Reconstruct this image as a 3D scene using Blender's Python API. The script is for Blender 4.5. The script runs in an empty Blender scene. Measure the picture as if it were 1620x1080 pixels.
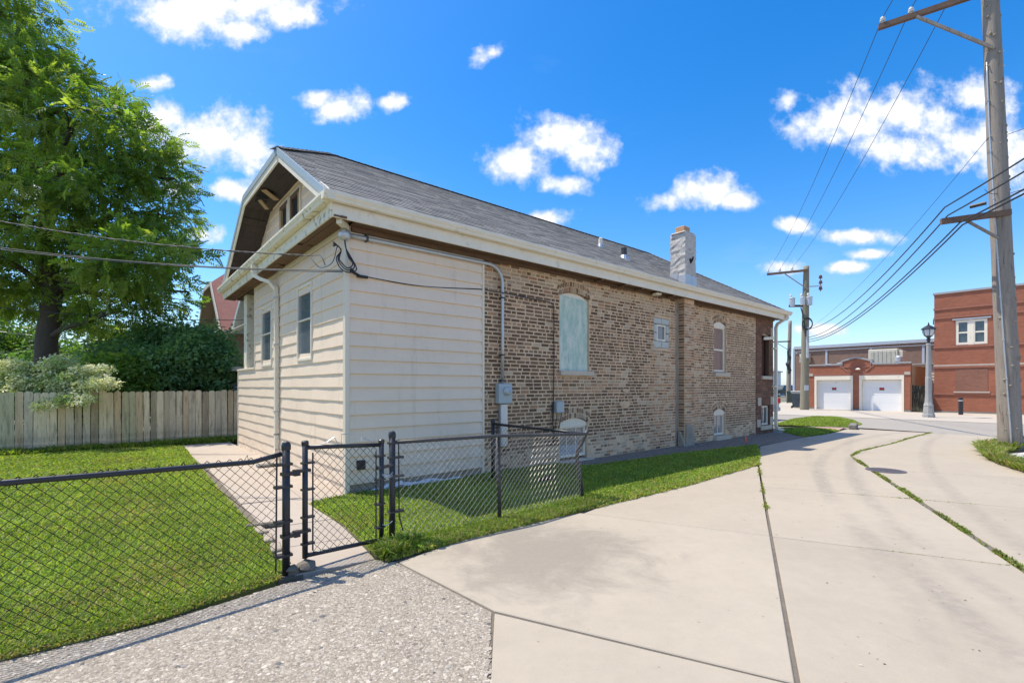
import bpy, math, random
import numpy as np
from mathutils import Vector, Matrix
rnd = random.Random(7)
PI = math.pi
scene = bpy.context.scene
COL = scene.collection

# ------------------------------------------------------------------ camera, sky, sun, exposure
FOC, U0, V0, EYE = 755.0, 810.0, 612.0, 1.5      # focal length in photo pixels, principal column, horizon row, eye height
cam_d = bpy.data.cameras.new('camera'); cam = bpy.data.objects.new('camera', cam_d); COL.objects.link(cam)
cam.location = (0, 0, EYE); cam.rotation_euler = (PI/2, 0, 0)
cam_d.sensor_fit = 'HORIZONTAL'; cam_d.sensor_width = 36.0
cam_d.lens = 36.0*FOC/1620.0
cam_d.shift_x = 0.0; cam_d.shift_y = (V0-540.0)/1620.0
cam_d.clip_start = 0.05; cam_d.clip_end = 3000
scene.camera = cam

SUN_DIR = Vector((-0.483, 0.155, 1.0)).normalized()
SUN_EL = math.asin(SUN_DIR.z); SUN_ROT = math.atan2(SUN_DIR.x, SUN_DIR.y)
sun_d = bpy.data.lights.new('sun', 'SUN'); sun = bpy.data.objects.new('sun', sun_d); COL.objects.link(sun)
sun_d.energy = 2.35; sun_d.angle = math.radians(0.5); sun_d.color = (1.0, 0.925, 0.80)
sun.location = (0, 0, 30); sun.rotation_euler = SUN_DIR.to_track_quat('Z', 'Y').to_euler()
scene.view_settings.view_transform = 'Standard'; scene.view_settings.look = 'None'
scene.view_settings.exposure = 1.25; scene.view_settings.gamma = 1.0
scene.view_settings.use_curve_mapping = False
SKY_STRENGTH = 0.12

def smooth(pts, k=6):
    P = [Vector(p) for p in pts]; P = [P[0]*2-P[1]]+P+[P[-1]*2-P[-2]]; o = []
    for i in range(1, len(P)-2):
        a, b, c, d = P[i-1:i+3]
        for j in range(k): t = j/k; o.append(.5*((2*b)+(c-a)*t+(2*a-5*b+4*c-d)*t*t+(3*b-a-3*c+d)*t**3))
    return o+[P[-2]]
class NT:
    """small wrapper to write node graphs"""
    def __init__(s, tree): s.t = tree; s.n = tree.nodes; s.l = tree.links
    def new(s, typ, **kw):
        n = s.n.new(typ)
        for k, v in kw.items(): setattr(n, k, v)
        return n
    def put(s, sock, v):
        if isinstance(v, bpy.types.NodeSocket): s.l.new(v, sock)
        elif v is not None: sock.default_value = tuple(v)[:3] if sock.type == 'VECTOR' else v
    def math(s, op, a, b=None, c=None, clamp=False):
        n = s.n.new('ShaderNodeMath'); n.operation = op; n.use_clamp = clamp
        for i, v in enumerate((a, b, c)):
            if v is not None: s.put(n.inputs[i], v)
        return n.outputs[0]
    def vmath(s, op, a, b=None, sc=None):
        n = s.n.new('ShaderNodeVectorMath'); n.operation = op
        s.put(n.inputs[0], a)
        if b is not None: s.put(n.inputs[1], b)
        if sc is not None: s.put(n.inputs['Scale'], sc)
        return n.outputs['Value'] if op in ('LENGTH', 'DISTANCE', 'DOT_PRODUCT') else n.outputs[0]
    def mix(s, f, a, b, mode='MIX'):
        n = s.n.new('ShaderNodeMix'); n.data_type = 'RGBA'; n.blend_type = mode
        s.put(n.inputs[0], f); s.put(n.inputs[6], a); s.put(n.inputs[7], b)
        return n.outputs[2]
    def ramp(s, v, lo, hi, smooth=True):
        n = s.n.new('ShaderNodeMapRange'); n.interpolation_type = 'SMOOTHSTEP' if smooth else 'LINEAR'
        s.put(n.inputs[0], v); n.inputs[1].default_value = lo; n.inputs[2].default_value = hi
        return n.outputs[0]
    def noise(s, vec, scale, detail=4, rough=.55, dist=0.0):
        n = s.n.new('ShaderNodeTexNoise'); s.put(n.inputs['Vector'], vec)
        n.inputs['Scale'].default_value = scale; n.inputs['Detail'].default_value = detail
        n.inputs['Roughness'].default_value = rough; n.inputs['Distortion'].default_value = dist
        return n.outputs['Fac']
    def comb(s, x, y, z):
        n = s.n.new('ShaderNodeCombineXYZ')
        for i, v in enumerate((x, y, z)): s.put(n.inputs[i], v)
        return n.outputs[0]
    def sep(s, v):
        n = s.n.new('ShaderNodeSeparateXYZ'); s.put(n.inputs[0], v); return n.outputs
def rgba(c): return (c[0], c[1], c[2], 1.0)

def make_world():
    w = bpy.data.worlds.new('World'); scene.world = w; w.use_nodes = True
    g = NT(w.node_tree); g.n.clear()
    out = g.new('ShaderNodeOutputWorld'); bg = g.new('ShaderNodeBackground')
    sky = g.new('ShaderNodeTexSky'); sky.sky_type = 'NISHITA'; sky.sun_disc = False
    sky.sun_elevation = SUN_EL; sky.sun_rotation = SUN_ROT
    sky.air_density = 1.0; sky.dust_density = 0.6; sky.ozone_density = 2.5
    hs = g.new('ShaderNodeHueSaturation'); hs.inputs['Saturation'].default_value = 1.44; hs.inputs['Value'].default_value = .83
    g.l.new(sky.outputs[0], hs.inputs['Color'])
    skc = g.vmath('MULTIPLY', hs.outputs[0], (.86, .93, 1.0))
    tc = g.new('ShaderNodeTexCoord'); dirv = tc.outputs['Generated']
    x, y, z = g.sep(dirv)
    ys = g.math('MAXIMUM', y, 0.04)
    px = g.math('DIVIDE', x, ys); pz = g.math('DIVIDE', z, ys)
    p = g.comb(px, pz, 0.0)
    # fluffy clouds: (centre x, centre z, half width, half height, tilt) in slope units of the viewing direction
    C = [(330,15,190,52,.08),(455,25,62,34,0),(380,48,62,34,0),(243,130,40,17,.15),(330,218,118,58,.1),(255,190,50,36,.1),(390,230,62,46,0),(285,300,55,26,.1),(360,300,45,22,0),(325,372,45,20,0),
         (540,172,66,34,.2),(500,160,34,20,0),(625,162,38,18,.1),(880,222,88,50,0),(825,258,66,40,.0),(920,240,60,40,0),(886,292,46,22,0),
         (1105,300,72,36,.05),(1050,318,50,24,0),(1170,318,42,19,0),(870,348,44,22,.2),
         (1320,195,110,46,.0),(1420,180,110,50,-.1),(1420,238,120,46,-.1),(1545,150,90,40,-.2),(1560,230,130,60,-.1),(1245,160,28,26,0),
         (1352,373,75,15,-.05),(1340,423,45,12,0),(1240,422,42,17,0),(1380,402,40,10,0),(775,85,40,22,.3),(1255,356,34,14,0),(110,450,60,26,0),(60,300,60,40,0),(1290,520,60,14,0),
         (1780,120,150,60,-.2),(-220,120,180,70,.1),(700,-160,200,70,0),(1250,-220,240,80,0),(-500,330,160,60,0),(2100,330,170,50,0)]
    nz = g.noise(p, 8.0, 9, .58); nz2 = g.noise(p, 34.0, 7, .62); wisp = g.noise(g.comb(px, g.math('MULTIPLY', pz, 2.2), 3.0), 2.4, 8, .6)
    best = None
    for (u, v, ru, rv, tilt) in C:
        m = g.n.new('ShaderNodeMapping'); m.vector_type = 'TEXTURE'
        m.inputs['Location'].default_value = ((u-U0)/FOC, (V0-v)/FOC, 0)
        m.inputs['Rotation'].default_value = (0, 0, tilt)
        m.inputs['Scale'].default_value = (ru/FOC, rv/FOC, 1)
        g.l.new(p, m.inputs['Vector'])
        e = g.math('SUBTRACT', 1.0, g.vmath('LENGTH', m.outputs[0]))
        best = e if best is None else g.math('SMOOTH_MAX', best, e, 0.12)
    fl = g.math('MULTIPLY', g.math('SUBTRACT', nz, .5), 2.5)
    fl = g.math('ADD', fl, g.math('MULTIPLY', g.math('SUBTRACT', nz2, .5), 1.05))
    dens = g.math('ADD', best, fl)
    # scattered cumulus added over the unseen rest of the sky to raise the fill light
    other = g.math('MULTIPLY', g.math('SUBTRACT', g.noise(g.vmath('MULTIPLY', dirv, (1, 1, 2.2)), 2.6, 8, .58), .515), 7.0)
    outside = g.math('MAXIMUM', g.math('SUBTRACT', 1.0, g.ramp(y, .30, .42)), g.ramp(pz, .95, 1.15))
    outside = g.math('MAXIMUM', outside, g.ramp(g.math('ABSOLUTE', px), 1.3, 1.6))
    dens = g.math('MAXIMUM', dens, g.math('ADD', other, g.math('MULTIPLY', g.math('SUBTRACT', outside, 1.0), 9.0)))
    mask = g.ramp(dens, -.02, .72)
    faint = g.math('MULTIPLY', g.ramp(wisp, .60, .82), .10)
    mask = g.math('MAXIMUM', g.math('MULTIPLY', mask, .97), faint)
    mask = g.math('MULTIPLY', mask, g.ramp(z, .0, .06))
    core = g.ramp(g.math('ADD', dens, g.math('MULTIPLY', g.math('SUBTRACT', nz2, .5), .9)), .25, 1.25)
    cloud = g.mix(core, (2.9, 3.2, 3.75, 1), (4.8, 4.65, 4.5, 1))
    hazef = g.math('MULTIPLY', g.math('POWER', g.math('SUBTRACT', 1.0, g.math('MAXIMUM', z, 0.0)), 7.0), .42)
    sk = g.mix(hazef, skc, (2.75, 3.05, 4.1, 1))
    col = g.mix(mask, sk, cloud)
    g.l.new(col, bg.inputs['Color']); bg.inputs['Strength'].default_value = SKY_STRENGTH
    g.l.new(bg.outputs[0], out.inputs['Surface'])
make_world()

# ------------------------------------------------------------------ frames
def gp(u, v, z=0.0):
    """ground point (at height z) seen at photo pixel u, v"""
    t = (EYE-z)*FOC/(v-V0); return ((u-U0)/FOC*t, t)
def sp(u, v, Y): return ((u-U0)/FOC*Y, Y, EYE-(v-V0)/FOC*Y)
DX = Vector((896, 755, 0)).normalized(); DY = Vector((-DX.y, DX.x, 0))
HC = Vector((*gp(547.8, 782), 0)); HROT = math.atan2(DX.y, DX.x)
def hw(x, y, z=0.0): return HC + DX*x + DY*y + Vector((0, 0, z))       # street grid (house) coordinates to world
def hl(X, Y): v = Vector((X, Y, 0))-HC; return (v.dot(DX), v.dot(DY))

# ------------------------------------------------------------------ mesh building
class MB:
    def __init__(s): s.v = []; s.f = []; s.c = []
    def face(s, pts, col=None):
        i = len(s.v); s.v += [tuple(p) for p in pts]; s.f.append(tuple(range(i, i+len(pts)))); s.c.append(col)
    def solid(s, vs, fs, col=None, M=None):
        i = len(s.v)
        if M is not None: vs = [M @ Vector(p) for p in vs]
        s.v += [tuple(p) for p in vs]
        for f in fs: s.f.append(tuple(i+k for k in f)); s.c.append(col)
    def box(s, x0, x1, y0, y1, z0, z1, col=None, M=None):
        vs = [(x0,y0,z0),(x1,y0,z0),(x1,y1,z0),(x0,y1,z0),(x0,y0,z1),(x1,y0,z1),(x1,y1,z1),(x0,y1,z1)]
        s.solid(vs, [(3,2,1,0),(4,5,6,7),(0,1,5,4),(1,2,6,5),(2,3,7,6),(3,0,4,7)], col, M)
    def cbox(s, x0, x1, y0, y1, z0, z1, b=.01, col=None, M=None):
        """box with chamfered edges"""
        vs = []; 
        for (x, sx) in ((x0,1),(x1,-1)):
            for (y, sy) in ((y0,1),(y1,-1)):
                for (z, sz) in ((z0,1),(z1,-1)):
                    vs += [(x, y+sy*b, z+sz*b), (x+sx*b, y, z+sz*b), (x+sx*b, y+sy*b, z)]
        def I(a, b_, c, k): return ((a*2+b_)*2+c)*3+k
        fs = []
        for a in (0,1):
            q = [I(a,0,0,0),I(a,1,0,0),I(a,1,1,0),I(a,0,1,0)]; fs.append(q if a else q[::-1])
            q = [I(0,a,0,1),I(1,a,0,1),I(1,a,1,1),I(0,a,1,1)]; fs.append(q[::-1] if a else q)
            q = [I(0,0,a,2),I(1,0,a,2),I(1,1,a,2),I(0,1,a,2)]; fs.append(q if a else q[::-1])
        for a in (0,1):
            for b_ in (0,1):
                fs.append([I(a,b_,0,0),I(a,b_,1,0),I(a,b_,1,1),I(a,b_,0,1)])
                fs.append([I(a,0,b_,0),I(a,1,b_,0),I(a,1,b_,2),I(a,0,b_,2)])
                fs.append([I(0,a,b_,1),I(1,a,b_,1),I(1,a,b_,2),I(0,a,b_,2)])
                for c in (0,1): fs.append([I(a,b_,c,0),I(a,b_,c,1),I(a,b_,c,2)])
        s.solid(vs, [tuple(f) for f in fs], col, M)
    def bar(s, p, q, w, h, col=None, up=(0,0,1)):
        p = Vector(p); q = Vector(q); d = q-p; L = d.length; d.normalize()
        r = d.cross(Vector(up)); 
        if r.length < 1e-4: r = d.cross(Vector((1,0,0)))
        r.normalize(); u = r.cross(d)
        M = Matrix(((r.x,d.x,u.x,p.x),(r.y,d.y,u.y,p.y),(r.z,d.z,u.z,p.z),(0,0,0,1)))
        s.box(-w/2, w/2, 0, L, -h/2, h/2, col, M)
    def tube(s, pts, r, n=8, col=None, cap=True):
        pts = [Vector(p) for p in pts]; k = len(pts); rs = r if isinstance(r, (list, tuple)) else [r]*k
        t0 = (pts[1]-pts[0]).normalized(); a = t0.orthogonal().normalized(); base = len(s.v)
        for i, p in enumerate(pts):
            t = (pts[min(i+1,k-1)]-pts[max(i-1,0)]).normalized()
            a = (a-t*a.dot(t)); a = a.normalized() if a.length > 1e-6 else t.orthogonal().normalized(); b = t.cross(a)
            for j in range(n):
                an = 2*PI*j/n; q = p+(a*math.cos(an)+b*math.sin(an))*rs[i]; s.v.append((q.x,q.y,q.z))
        for i in range(k-1):
            for j in range(n):
                j2 = (j+1) % n; s.f.append((base+i*n+j, base+i*n+j2, base+(i+1)*n+j2, base+(i+1)*n+j)); s.c.append(col)
        if cap:
            s.f.append(tuple(base+j for j in range(n))[::-1]); s.c.append(col)
            s.f.append(tuple(base+(k-1)*n+j for j in range(n))); s.c.append(col)
    def lathe(s, prof, c=(0,0,0), n=16, col=None):
        b = len(s.v)
        for (r, z) in prof:
            for j in range(n): s.v.append((c[0]+r*math.cos(2*PI*j/n), c[1]+r*math.sin(2*PI*j/n), c[2]+z))
        for i in range(len(prof)-1):
            for j in range(n):
                j2 = (j+1) % n; s.f.append((b+i*n+j, b+i*n+j2, b+(i+1)*n+j2, b+(i+1)*n+j)); s.c.append(col)
        s.f.append(tuple(b+j for j in range(n))[::-1]); s.c.append(col)
        s.f.append(tuple(b+(len(prof)-1)*n+j for j in range(n))); s.c.append(col)
    def prism(s, prof, p, q, ax, ay, col=None):
        """profile (a, b) swept from p to q; a along ax, b along ay"""
        p = Vector(p); q = Vector(q); ax = Vector(ax); ay = Vector(ay); b = len(s.v); n = len(prof)
        for o in (p, q):
            for (i, j) in prof: w = o+ax*i+ay*j; s.v.append((w.x,w.y,w.z))
        for k in range(n):
            k2 = (k+1) % n; s.f.append((b+k, b+k2, b+n+k2, b+n+k)); s.c.append(col)
        s.f.append(tuple(b+k for k in range(n))[::-1]); s.c.append(col); s.f.append(tuple(b+n+k for k in range(n))); s.c.append(col)
    def poly(s, pts, z0, z1, inset=0.0, col=None):
        """flat polygon (list of x, y) extruded from z0 to z1, top edge eased by inset"""
        pts = [Vector((p[0], p[1])) for p in pts]
        ar = sum(pts[i-1].x*pts[i].y-pts[i].x*pts[i-1].y for i in range(len(pts)))
        if ar < 0: pts.reverse()
        n = len(pts); b = len(s.v)
        def off(d):
            o = []
            for i in range(n):
                e1 = (pts[i]-pts[i-1]).normalized(); e2 = (pts[(i+1)%n]-pts[i]).normalized()
                n1 = Vector((-e1.y, e1.x)); n2 = Vector((-e2.y, e2.x)); m = n1+n2
                m = m*(1.0/max(.35, 1+n1.dot(n2))); o.append(pts[i]+m*d)
            return o
        rings = [(pts, z0), (pts, z1-inset), (off(inset), z1)] if inset else [(pts, z0), (pts, z1)]
        for r, z in rings:
            for p in r: s.v.append((p.x, p.y, z))
        for k in range(len(rings)-1):
            for i in range(n):
                j = (i+1) % n; s.f.append((b+k*n+i, b+k*n+j, b+(k+1)*n+j, b+(k+1)*n+i)); s.c.append(col)
        s.f.append(tuple(b+(len(rings)-1)*n+i for i in range(n))); s.c.append(col)
    def mesh(s, name, m, smooth=False):
        me = bpy.data.meshes.new(name); me.from_pydata(s.v, [], s.f); me.materials.append(m)
        if any(c is not None for c in s.c):
            at = me.color_attributes.new('Col', 'FLOAT_COLOR', 'CORNER'); arr = []
            for f, c in zip(s.f, s.c):
                c = c or (1,1,1); arr += [c[0], c[1], c[2], 1.0]*len(f)
            at.data.foreach_set('color', arr)
        if smooth: me.polygons.foreach_set('use_smooth', [True]*len(me.polygons))
        me.update(); return me
    def build(s, name, m, parent=None, smooth=False, kind=None):
        o = bpy.data.objects.new(name, s.mesh(name, m, smooth)); COL.objects.link(o)
        if parent: o.parent = parent
        if kind: o['kind'] = kind
        return o
def one(name, m, parent, fn, *a, smooth=False, kind=None, **k):
    b = MB(); getattr(b, fn)(*a, **k); return b.build(name, m, parent, smooth, kind)
def tag(o, label, cat, group=None, kind=None):
    o['label'] = label
    if cat: o['category'] = cat
    if group: o['group'] = group
    if kind: o['kind'] = kind
    return o
def thing(name, label, cat, loc=(0,0,0), rz=0.0, group=None):
    o = bpy.data.objects.new(name, None); COL.objects.link(o); o.empty_display_size = .2
    o.location = loc; o.rotation_euler = (0, 0, rz); return tag(o, label, cat, group)
def structure(o): o['kind'] = 'structure'; return o
def inst(name, me, parent, loc, rot=(0,0,0), sc=(1,1,1)):
    o = bpy.data.objects.new(name, me); o.location = loc; o.rotation_euler = rot; o.scale = sc
    COL.objects.link(o); o.parent = parent; return o
def np_mesh(name, verts, faces_flat, sizes, m, cols=None, smooth=False):
    """fast mesh from numpy: verts (n,3), loops, face sizes; cols one colour per vertex"""
    me = bpy.data.meshes.new(name); me.vertices.add(len(verts)); me.vertices.foreach_set('co', np.asarray(verts, np.float32).ravel())
    me.loops.add(len(faces_flat)); me.loops.foreach_set('vertex_index', np.asarray(faces_flat, np.int32))
    me.polygons.add(len(sizes)); st = np.concatenate(([0], np.cumsum(sizes)[:-1])).astype(np.int32)
    me.polygons.foreach_set('loop_start', st)
    me.materials.append(m)
    if cols is not None:
        a = me.color_attributes.new('Col', 'FLOAT_COLOR', 'POINT'); c4 = np.ones((len(verts), 4), np.float32); c4[:, :3] = cols
        a.data.foreach_set('color', c4.ravel())
    me.update(calc_edges=True); me.validate()
    if smooth: me.polygons.foreach_set('use_smooth', [True]*len(me.polygons))
    o = bpy.data.objects.new(name, me); COL.objects.link(o); return o

# ------------------------------------------------------------------ materials
MATS = {}
def material(name):
    m = bpy.data.materials.new(name); m.use_nodes = True; g = NT(m.node_tree); g.n.clear()
    out = g.new('ShaderNodeOutputMaterial'); bs = g.new('ShaderNodeBsdfPrincipled'); g.l.new(bs.outputs[0], out.inputs['Surface'])
    MATS[name] = m; return m, g, bs, out
def pos(g): return g.new('ShaderNodeNewGeometry').outputs['Position']
def oco(g): return g.new('ShaderNodeTexCoord').outputs['Object']
def attr(g):
    n = g.new('ShaderNodeAttribute'); n.attribute_name = 'Col'; return n.outputs['Color']
def bump(g, bs, h, strength=.3, dist=.01):
    b = g.new('ShaderNodeBump'); b.inputs['Strength'].default_value = strength; b.inputs['Distance'].default_value = dist
    g.l.new(h, b.inputs['Height']); g.l.new(b.outputs[0], bs.inputs['Normal'])
def simple(name, col, rough=.6, var=.25, scale=4.0, stretch=(1,1,1), metal=0.0, bmp=.15, bscale=60, dirt=None, use_attr=False, obj=False, spec=None, rvar=0.0):
    """base colour broken up by two noises, optional dirt colour, fine bump"""
    m, g, bs, out = material(name)
    c = oco(g) if obj else pos(g)
    if stretch != (1,1,1): c = g.vmath('MULTIPLY', c, stretch)
    n1 = g.noise(c, scale, 6, .6); n2 = g.noise(c, scale*7, 4, .6)
    base = attr(g) if use_attr else rgba(col)
    if use_attr and col is not None: base = g.mix(1.0, base, rgba(col), 'MULTIPLY')
    f = g.math('ADD', g.math('MULTIPLY', g.math('SUBTRACT', n1, .5), var*2.2), g.math('MULTIPLY', g.math('SUBTRACT', n2, .5), var*1.4))
    if rvar:
        oi = g.new('ShaderNodeObjectInfo'); f = g.math('ADD', f, g.math('MULTIPLY', g.math('SUBTRACT', oi.outputs['Random'], .5), rvar*2))
    cc = g.vmath('SCALE', base, sc=g.math('ADD', 1.0, f))
    if dirt:
        d = g.ramp(g.noise(c, dirt[1], 7, .68), dirt[2], dirt[3]); cc = g.mix(g.math('MULTIPLY', d, dirt[4] if len(dirt) > 4 else .8), cc, rgba(dirt[0]))
    g.l.new(cc, bs.inputs['Base Color']); bs.inputs['Roughness'].default_value = rough; bs.inputs['Metallic'].default_value = metal
    if spec is not None: bs.inputs['Specular IOR Level'].default_value = spec
    if bmp: bump(g, bs, g.noise(c, bscale, 5, .6), bmp, .006)
    return m
def glass_mat(name, col, rough=.06):
    """window glass in front of a dark or curtained interior"""
    m, g, bs, out = material(name)
    c = g.vmath('MULTIPLY', pos(g), (6, 6, .7)); n = g.noise(c, 1.6, 3, .5)
    g.l.new(g.vmath('SCALE', rgba(col), sc=g.math('ADD', .55, g.math('MULTIPLY', n, .9))), bs.inputs['Base Color'])
    bs.inputs['Roughness'].default_value = rough; bs.inputs['IOR'].default_value = 1.52; bs.inputs['Coat Weight'].default_value = .6; bs.inputs['Coat Roughness'].default_value = .02
    bump(g, bs, g.noise(pos(g), 1.3, 2), .05, .02); return m
def leaf_mat(name, trans=.4, rough=.5, tint=(1.25, 1.45, .55)):
    m, g, bs, out = material(name)
    a = attr(g); g.l.new(a, bs.inputs['Base Color']); bs.inputs['Roughness'].default_value = rough; bs.inputs['Specular IOR Level'].default_value = .35
    t = g.new('ShaderNodeBsdfTranslucent'); g.l.new(g.mix(1.0, a, rgba(tint), 'MULTIPLY'), t.inputs['Color'])
    mx = g.new('ShaderNodeMixShader'); mx.inputs[0].default_value = trans
    g.l.new(bs.outputs[0], mx.inputs[1]); g.l.new(t.outputs[0], mx.inputs[2]); g.l.new(mx.outputs[0], out.inputs['Surface']); return m
def brick_wall_mat(name, c1, c2, mortar, sc=1.0, axis='y', bw=.215, bh=.072, ms=.011):
    """brickwork too far away to be built brick by brick; runs along the object's own y (or x) axis"""
    m, g, bs, out = material(name)
    x, y, z = g.sep(oco(g)); hcoord = g.math('ADD', x, y)
    vec = g.comb(hcoord, z, 0.0)
    b = g.new('ShaderNodeTexBrick'); g.l.new(vec, b.inputs['Vector']); b.offset = .5
    b.inputs['Color1'].default_value = rgba(c1); b.inputs['Color2'].default_value = rgba(c2); b.inputs['Mortar'].default_value = rgba(mortar)
    b.inputs['Scale'].default_value = 1.0; b.inputs['Mortar Size'].default_value = ms; b.inputs['Brick Width'].default_value = bw; b.inputs['Row Height'].default_value = bh
    b.inputs['Bias'].default_value = -.1; b.inputs['Mortar Smooth'].default_value = .2
    big = g.noise(vec, .9, 6, .65); sm = g.noise(g.vmath('MULTIPLY', vec, (1, 3, 1)), 9, 4, .6)
    f = g.math('ADD', .62, g.math('ADD', g.math('MULTIPLY', big, .45), g.math('MULTIPLY', sm, .32)))
    g.l.new(g.vmath('SCALE', b.outputs['Color'], sc=f), bs.inputs['Base Color']); bs.inputs['Roughness'].default_value = .88
    bump(g, bs, b.outputs['Fac'], -.4, .01); return m

WHITE = simple('white_paint', (.84, .755, .61), .45, .08, 2.0, bmp=.05, dirt=((.42,.34,.22), 5, .54, .76, .5))
PEEL = simple('peeling_cream_paint', (.80, .74, .58), .55, .10, 3.0, bmp=.2, bscale=40, dirt=((.30,.24,.14), 8, .55, .64, .8))
SIDING = simple('cream_aluminium_siding', (.86, .685, .515), .48, .07, 1.2, (1, 1, 3), bmp=.10, bscale=90, dirt=((.40,.31,.22), 1.6, .60, .85, .35), obj=True)
def streaks(m, col, amt):
    g = NT(m.node_tree); bs = next(n for n in g.n if n.type == 'BSDF_PRINCIPLED'); lk = bs.inputs['Base Color'].links[0]; src = lk.from_socket
    p = oco(g); s1 = g.ramp(g.noise(g.vmath('MULTIPLY', p, (5, 5, .5)), 1.6, 7, .7), .52, .82); z = g.sep(p)[2]
    s2 = g.math('MULTIPLY', g.math('SUBTRACT', 1.0, g.ramp(z, .05, .55)), g.ramp(g.noise(g.vmath('MULTIPLY', p, (3, 3, 6)), 1.2, 6, .7), .35, .65))
    g.l.new(g.mix(g.math('MULTIPLY', g.math('MAXIMUM', s1, s2), amt), src, rgba(col)), bs.inputs['Base Color'])
streaks(SIDING, (.42,.33,.23), .42)
TRIM = simple('cream_trim', (.80, .70, .55), .45, .05, 2.0, bmp=.05)
FASCIA = simple('blue_grey_metal_trim', (.38, .46, .52), .4, .08, 4, bmp=.05)
OLDWOOD = simple('weathered_brown_wood', (.15, .085, .048), .8, .45, 2.4, (1.5, 14, 6), bmp=.4, bscale=18, dirt=((.035,.024,.018), 3, .52, .74, .8), obj=True)
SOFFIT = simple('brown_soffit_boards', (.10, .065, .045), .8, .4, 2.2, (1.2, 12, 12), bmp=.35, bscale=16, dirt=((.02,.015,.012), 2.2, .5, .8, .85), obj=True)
RAWWOOD = simple('raw_lumber', (.46, .30, .15), .7, .25, 5, (2, 8, 1), bmp=.2, bscale=30, obj=True)
CHAR = simple('charred_wood', (.018, .015, .013), .85, .5, 6, bmp=.5, bscale=20)
SHINGLE = simple('asphalt_shingle', (1, 1, 1), .92, .28, 9, bmp=.55, bscale=220, use_attr=True)
BRICK = simple('common_brick', (1, 1, 1), .9, .30, 14, bmp=.5, bscale=90, use_attr=True, dirt=((.50,.36,.235), 5.5, .60, .78, .6))
MORTAR = simple('sandy_mortar', (.71, .50, .32), .92, .26, 2.2, bmp=.6, bscale=55, dirt=((.46,.305,.18), 2.4, .5, .75, .6))
PARGE = simple('grey_cement_parging', (.36, .31, .245), .9, .3, 3, bmp=.5, bscale=30, dirt=((.16,.14,.12), 4, .5, .75, .7))
STUCCO = simple('rough_grey_render', (.50, .47, .43), .9, .34, 4, bmp=.9, bscale=12, dirt=((.13,.12,.11), 7.5, .55, .66, .75))
STONE = simple('limestone', (.60, .50, .38), .8, .16, 4, bmp=.25, bscale=40, dirt=((.30,.26,.2), 7, .55, .8, .5))
EDGESTONE = simple('grimy_edging_stone', (.36, .30, .225), .85, .25, 6, bmp=.5, bscale=30, dirt=((.15,.12,.08), 9, .5, .7, .7))
CLAYPOT = simple('clay_flue', (.52, .30, .16), .8, .2, 6)
BLOCK = simple('glass_block', (.46, .46, .42), .25, .25, 9, bmp=.3, bscale=22)
BOARD, g, bs, out = material('turquoise_painted_board')
c = oco(g); n1 = g.noise(g.vmath('MULTIPLY', c, (4.2, 1, 1.5)), 1.5, 8, .72); n2 = g.noise(g.vmath('MULTIPLY', c, (30, 1, 9)), 1.3, 5, .7)
cc = g.mix(g.ramp(n1, .38, .62), (.42, .58, .48, 1), (.70, .72, .61, 1)); cc = g.mix(g.math('MULTIPLY', g.ramp(n2, .62, .68), .85), cc, (.26, .17, .11, 1))
cc = g.mix(g.math('MULTIPLY', g.ramp(g.noise(g.vmath('MULTIPLY', c, (14, 1, 4)), 1.0, 4), .58, .70), .5), cc, (.20, .30, .33, 1))
g.l.new(cc, bs.inputs['Base Color']); bs.inputs['Roughness'].default_value = .7; bump(g, bs, n2, .3, .01)
GALV = simple('galvanised_metal', (.55, .56, .57), .42, .16, 5, metal=.55, bmp=.1, dirt=((.30,.27,.24), 9, .6, .8, .5))
GREYBOX = simple('grey_electrical_enclosure', (.43, .48, .48), .45, .08, 5, bmp=.05, dirt=((.25,.25,.23), 12, .62, .8, .5))
CABLE = simple('black_cable_jacket', (.025, .026, .028), .5, .2, 10, bmp=0)
ALUWIRE = simple('grey_twisted_conductor', (.07, .072, .075), .6, .2, 30, metal=.1, bmp=0)
GLASS = glass_mat('dark_window_glass', (.055, .075, .095)); SCREEN = glass_mat('screened_window', (.10, .12, .15), .25)
CURTAIN = glass_mat('curtained_window', (.33, .30, .27), .12); BROWNSHADE = glass_mat('brown_shade_window', (.25, .19, .16), .15)
BLACKIN = simple('dark_interior', (.012, .011, .010), .9, .2, 3, bmp=0)
BLACKPAINT = simple('black_enamel', (.022, .024, .030), .38, .25, 8, bmp=.08, dirt=((.10,.10,.10), 22, .66, .76, .8))
MESHBLACK = simple('black_vinyl_wire', (.016, .017, .020), .6, .2, 20, bmp=0, spec=.2)
MESHGREY = simple('worn_chain_link_wire', (.30, .285, .27), .45, .5, 12, metal=.3, bmp=0)
RUSTPAINT = simple('worn_dark_pipe', (.055, .052, .052), .5, .4, 6, bmp=.15, dirt=((.17,.085,.045), 7, .60, .72, .8))
FENCEWOOD = simple('grey_weathered_cedar', (.70, .585, .42), .85, .32, 1.6, (9, 9, 1), bmp=.6, bscale=14, use_attr=True, dirt=((.17,.145,.085), 1.9, .48, .72, .7))
streaks(FENCEWOOD, (.12,.115,.065), .7)
POLEWOOD = simple('weathered_pole_wood', (.30, .255, .21), .85, .30, 2.2, (8, 8, .55), bmp=.55, bscale=16, dirt=((.075,.055,.040), 3.2, .56, .68, .75))
streaks(POLEWOOD, (.07,.052,.038), .6)
POLEGREEN = simple('treated_pole_wood', (.23, .21, .15), .85, .3, 2.2, (8, 8, .5), bmp=.4, bscale=14)
ARMWOOD = simple('crossarm_wood', (.16, .10, .07), .8, .35, 4, bmp=.4, bscale=20)
PORCELAIN = simple('white_porcelain', (.75, .75, .72), .2, .05, 4, bmp=0)
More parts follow.
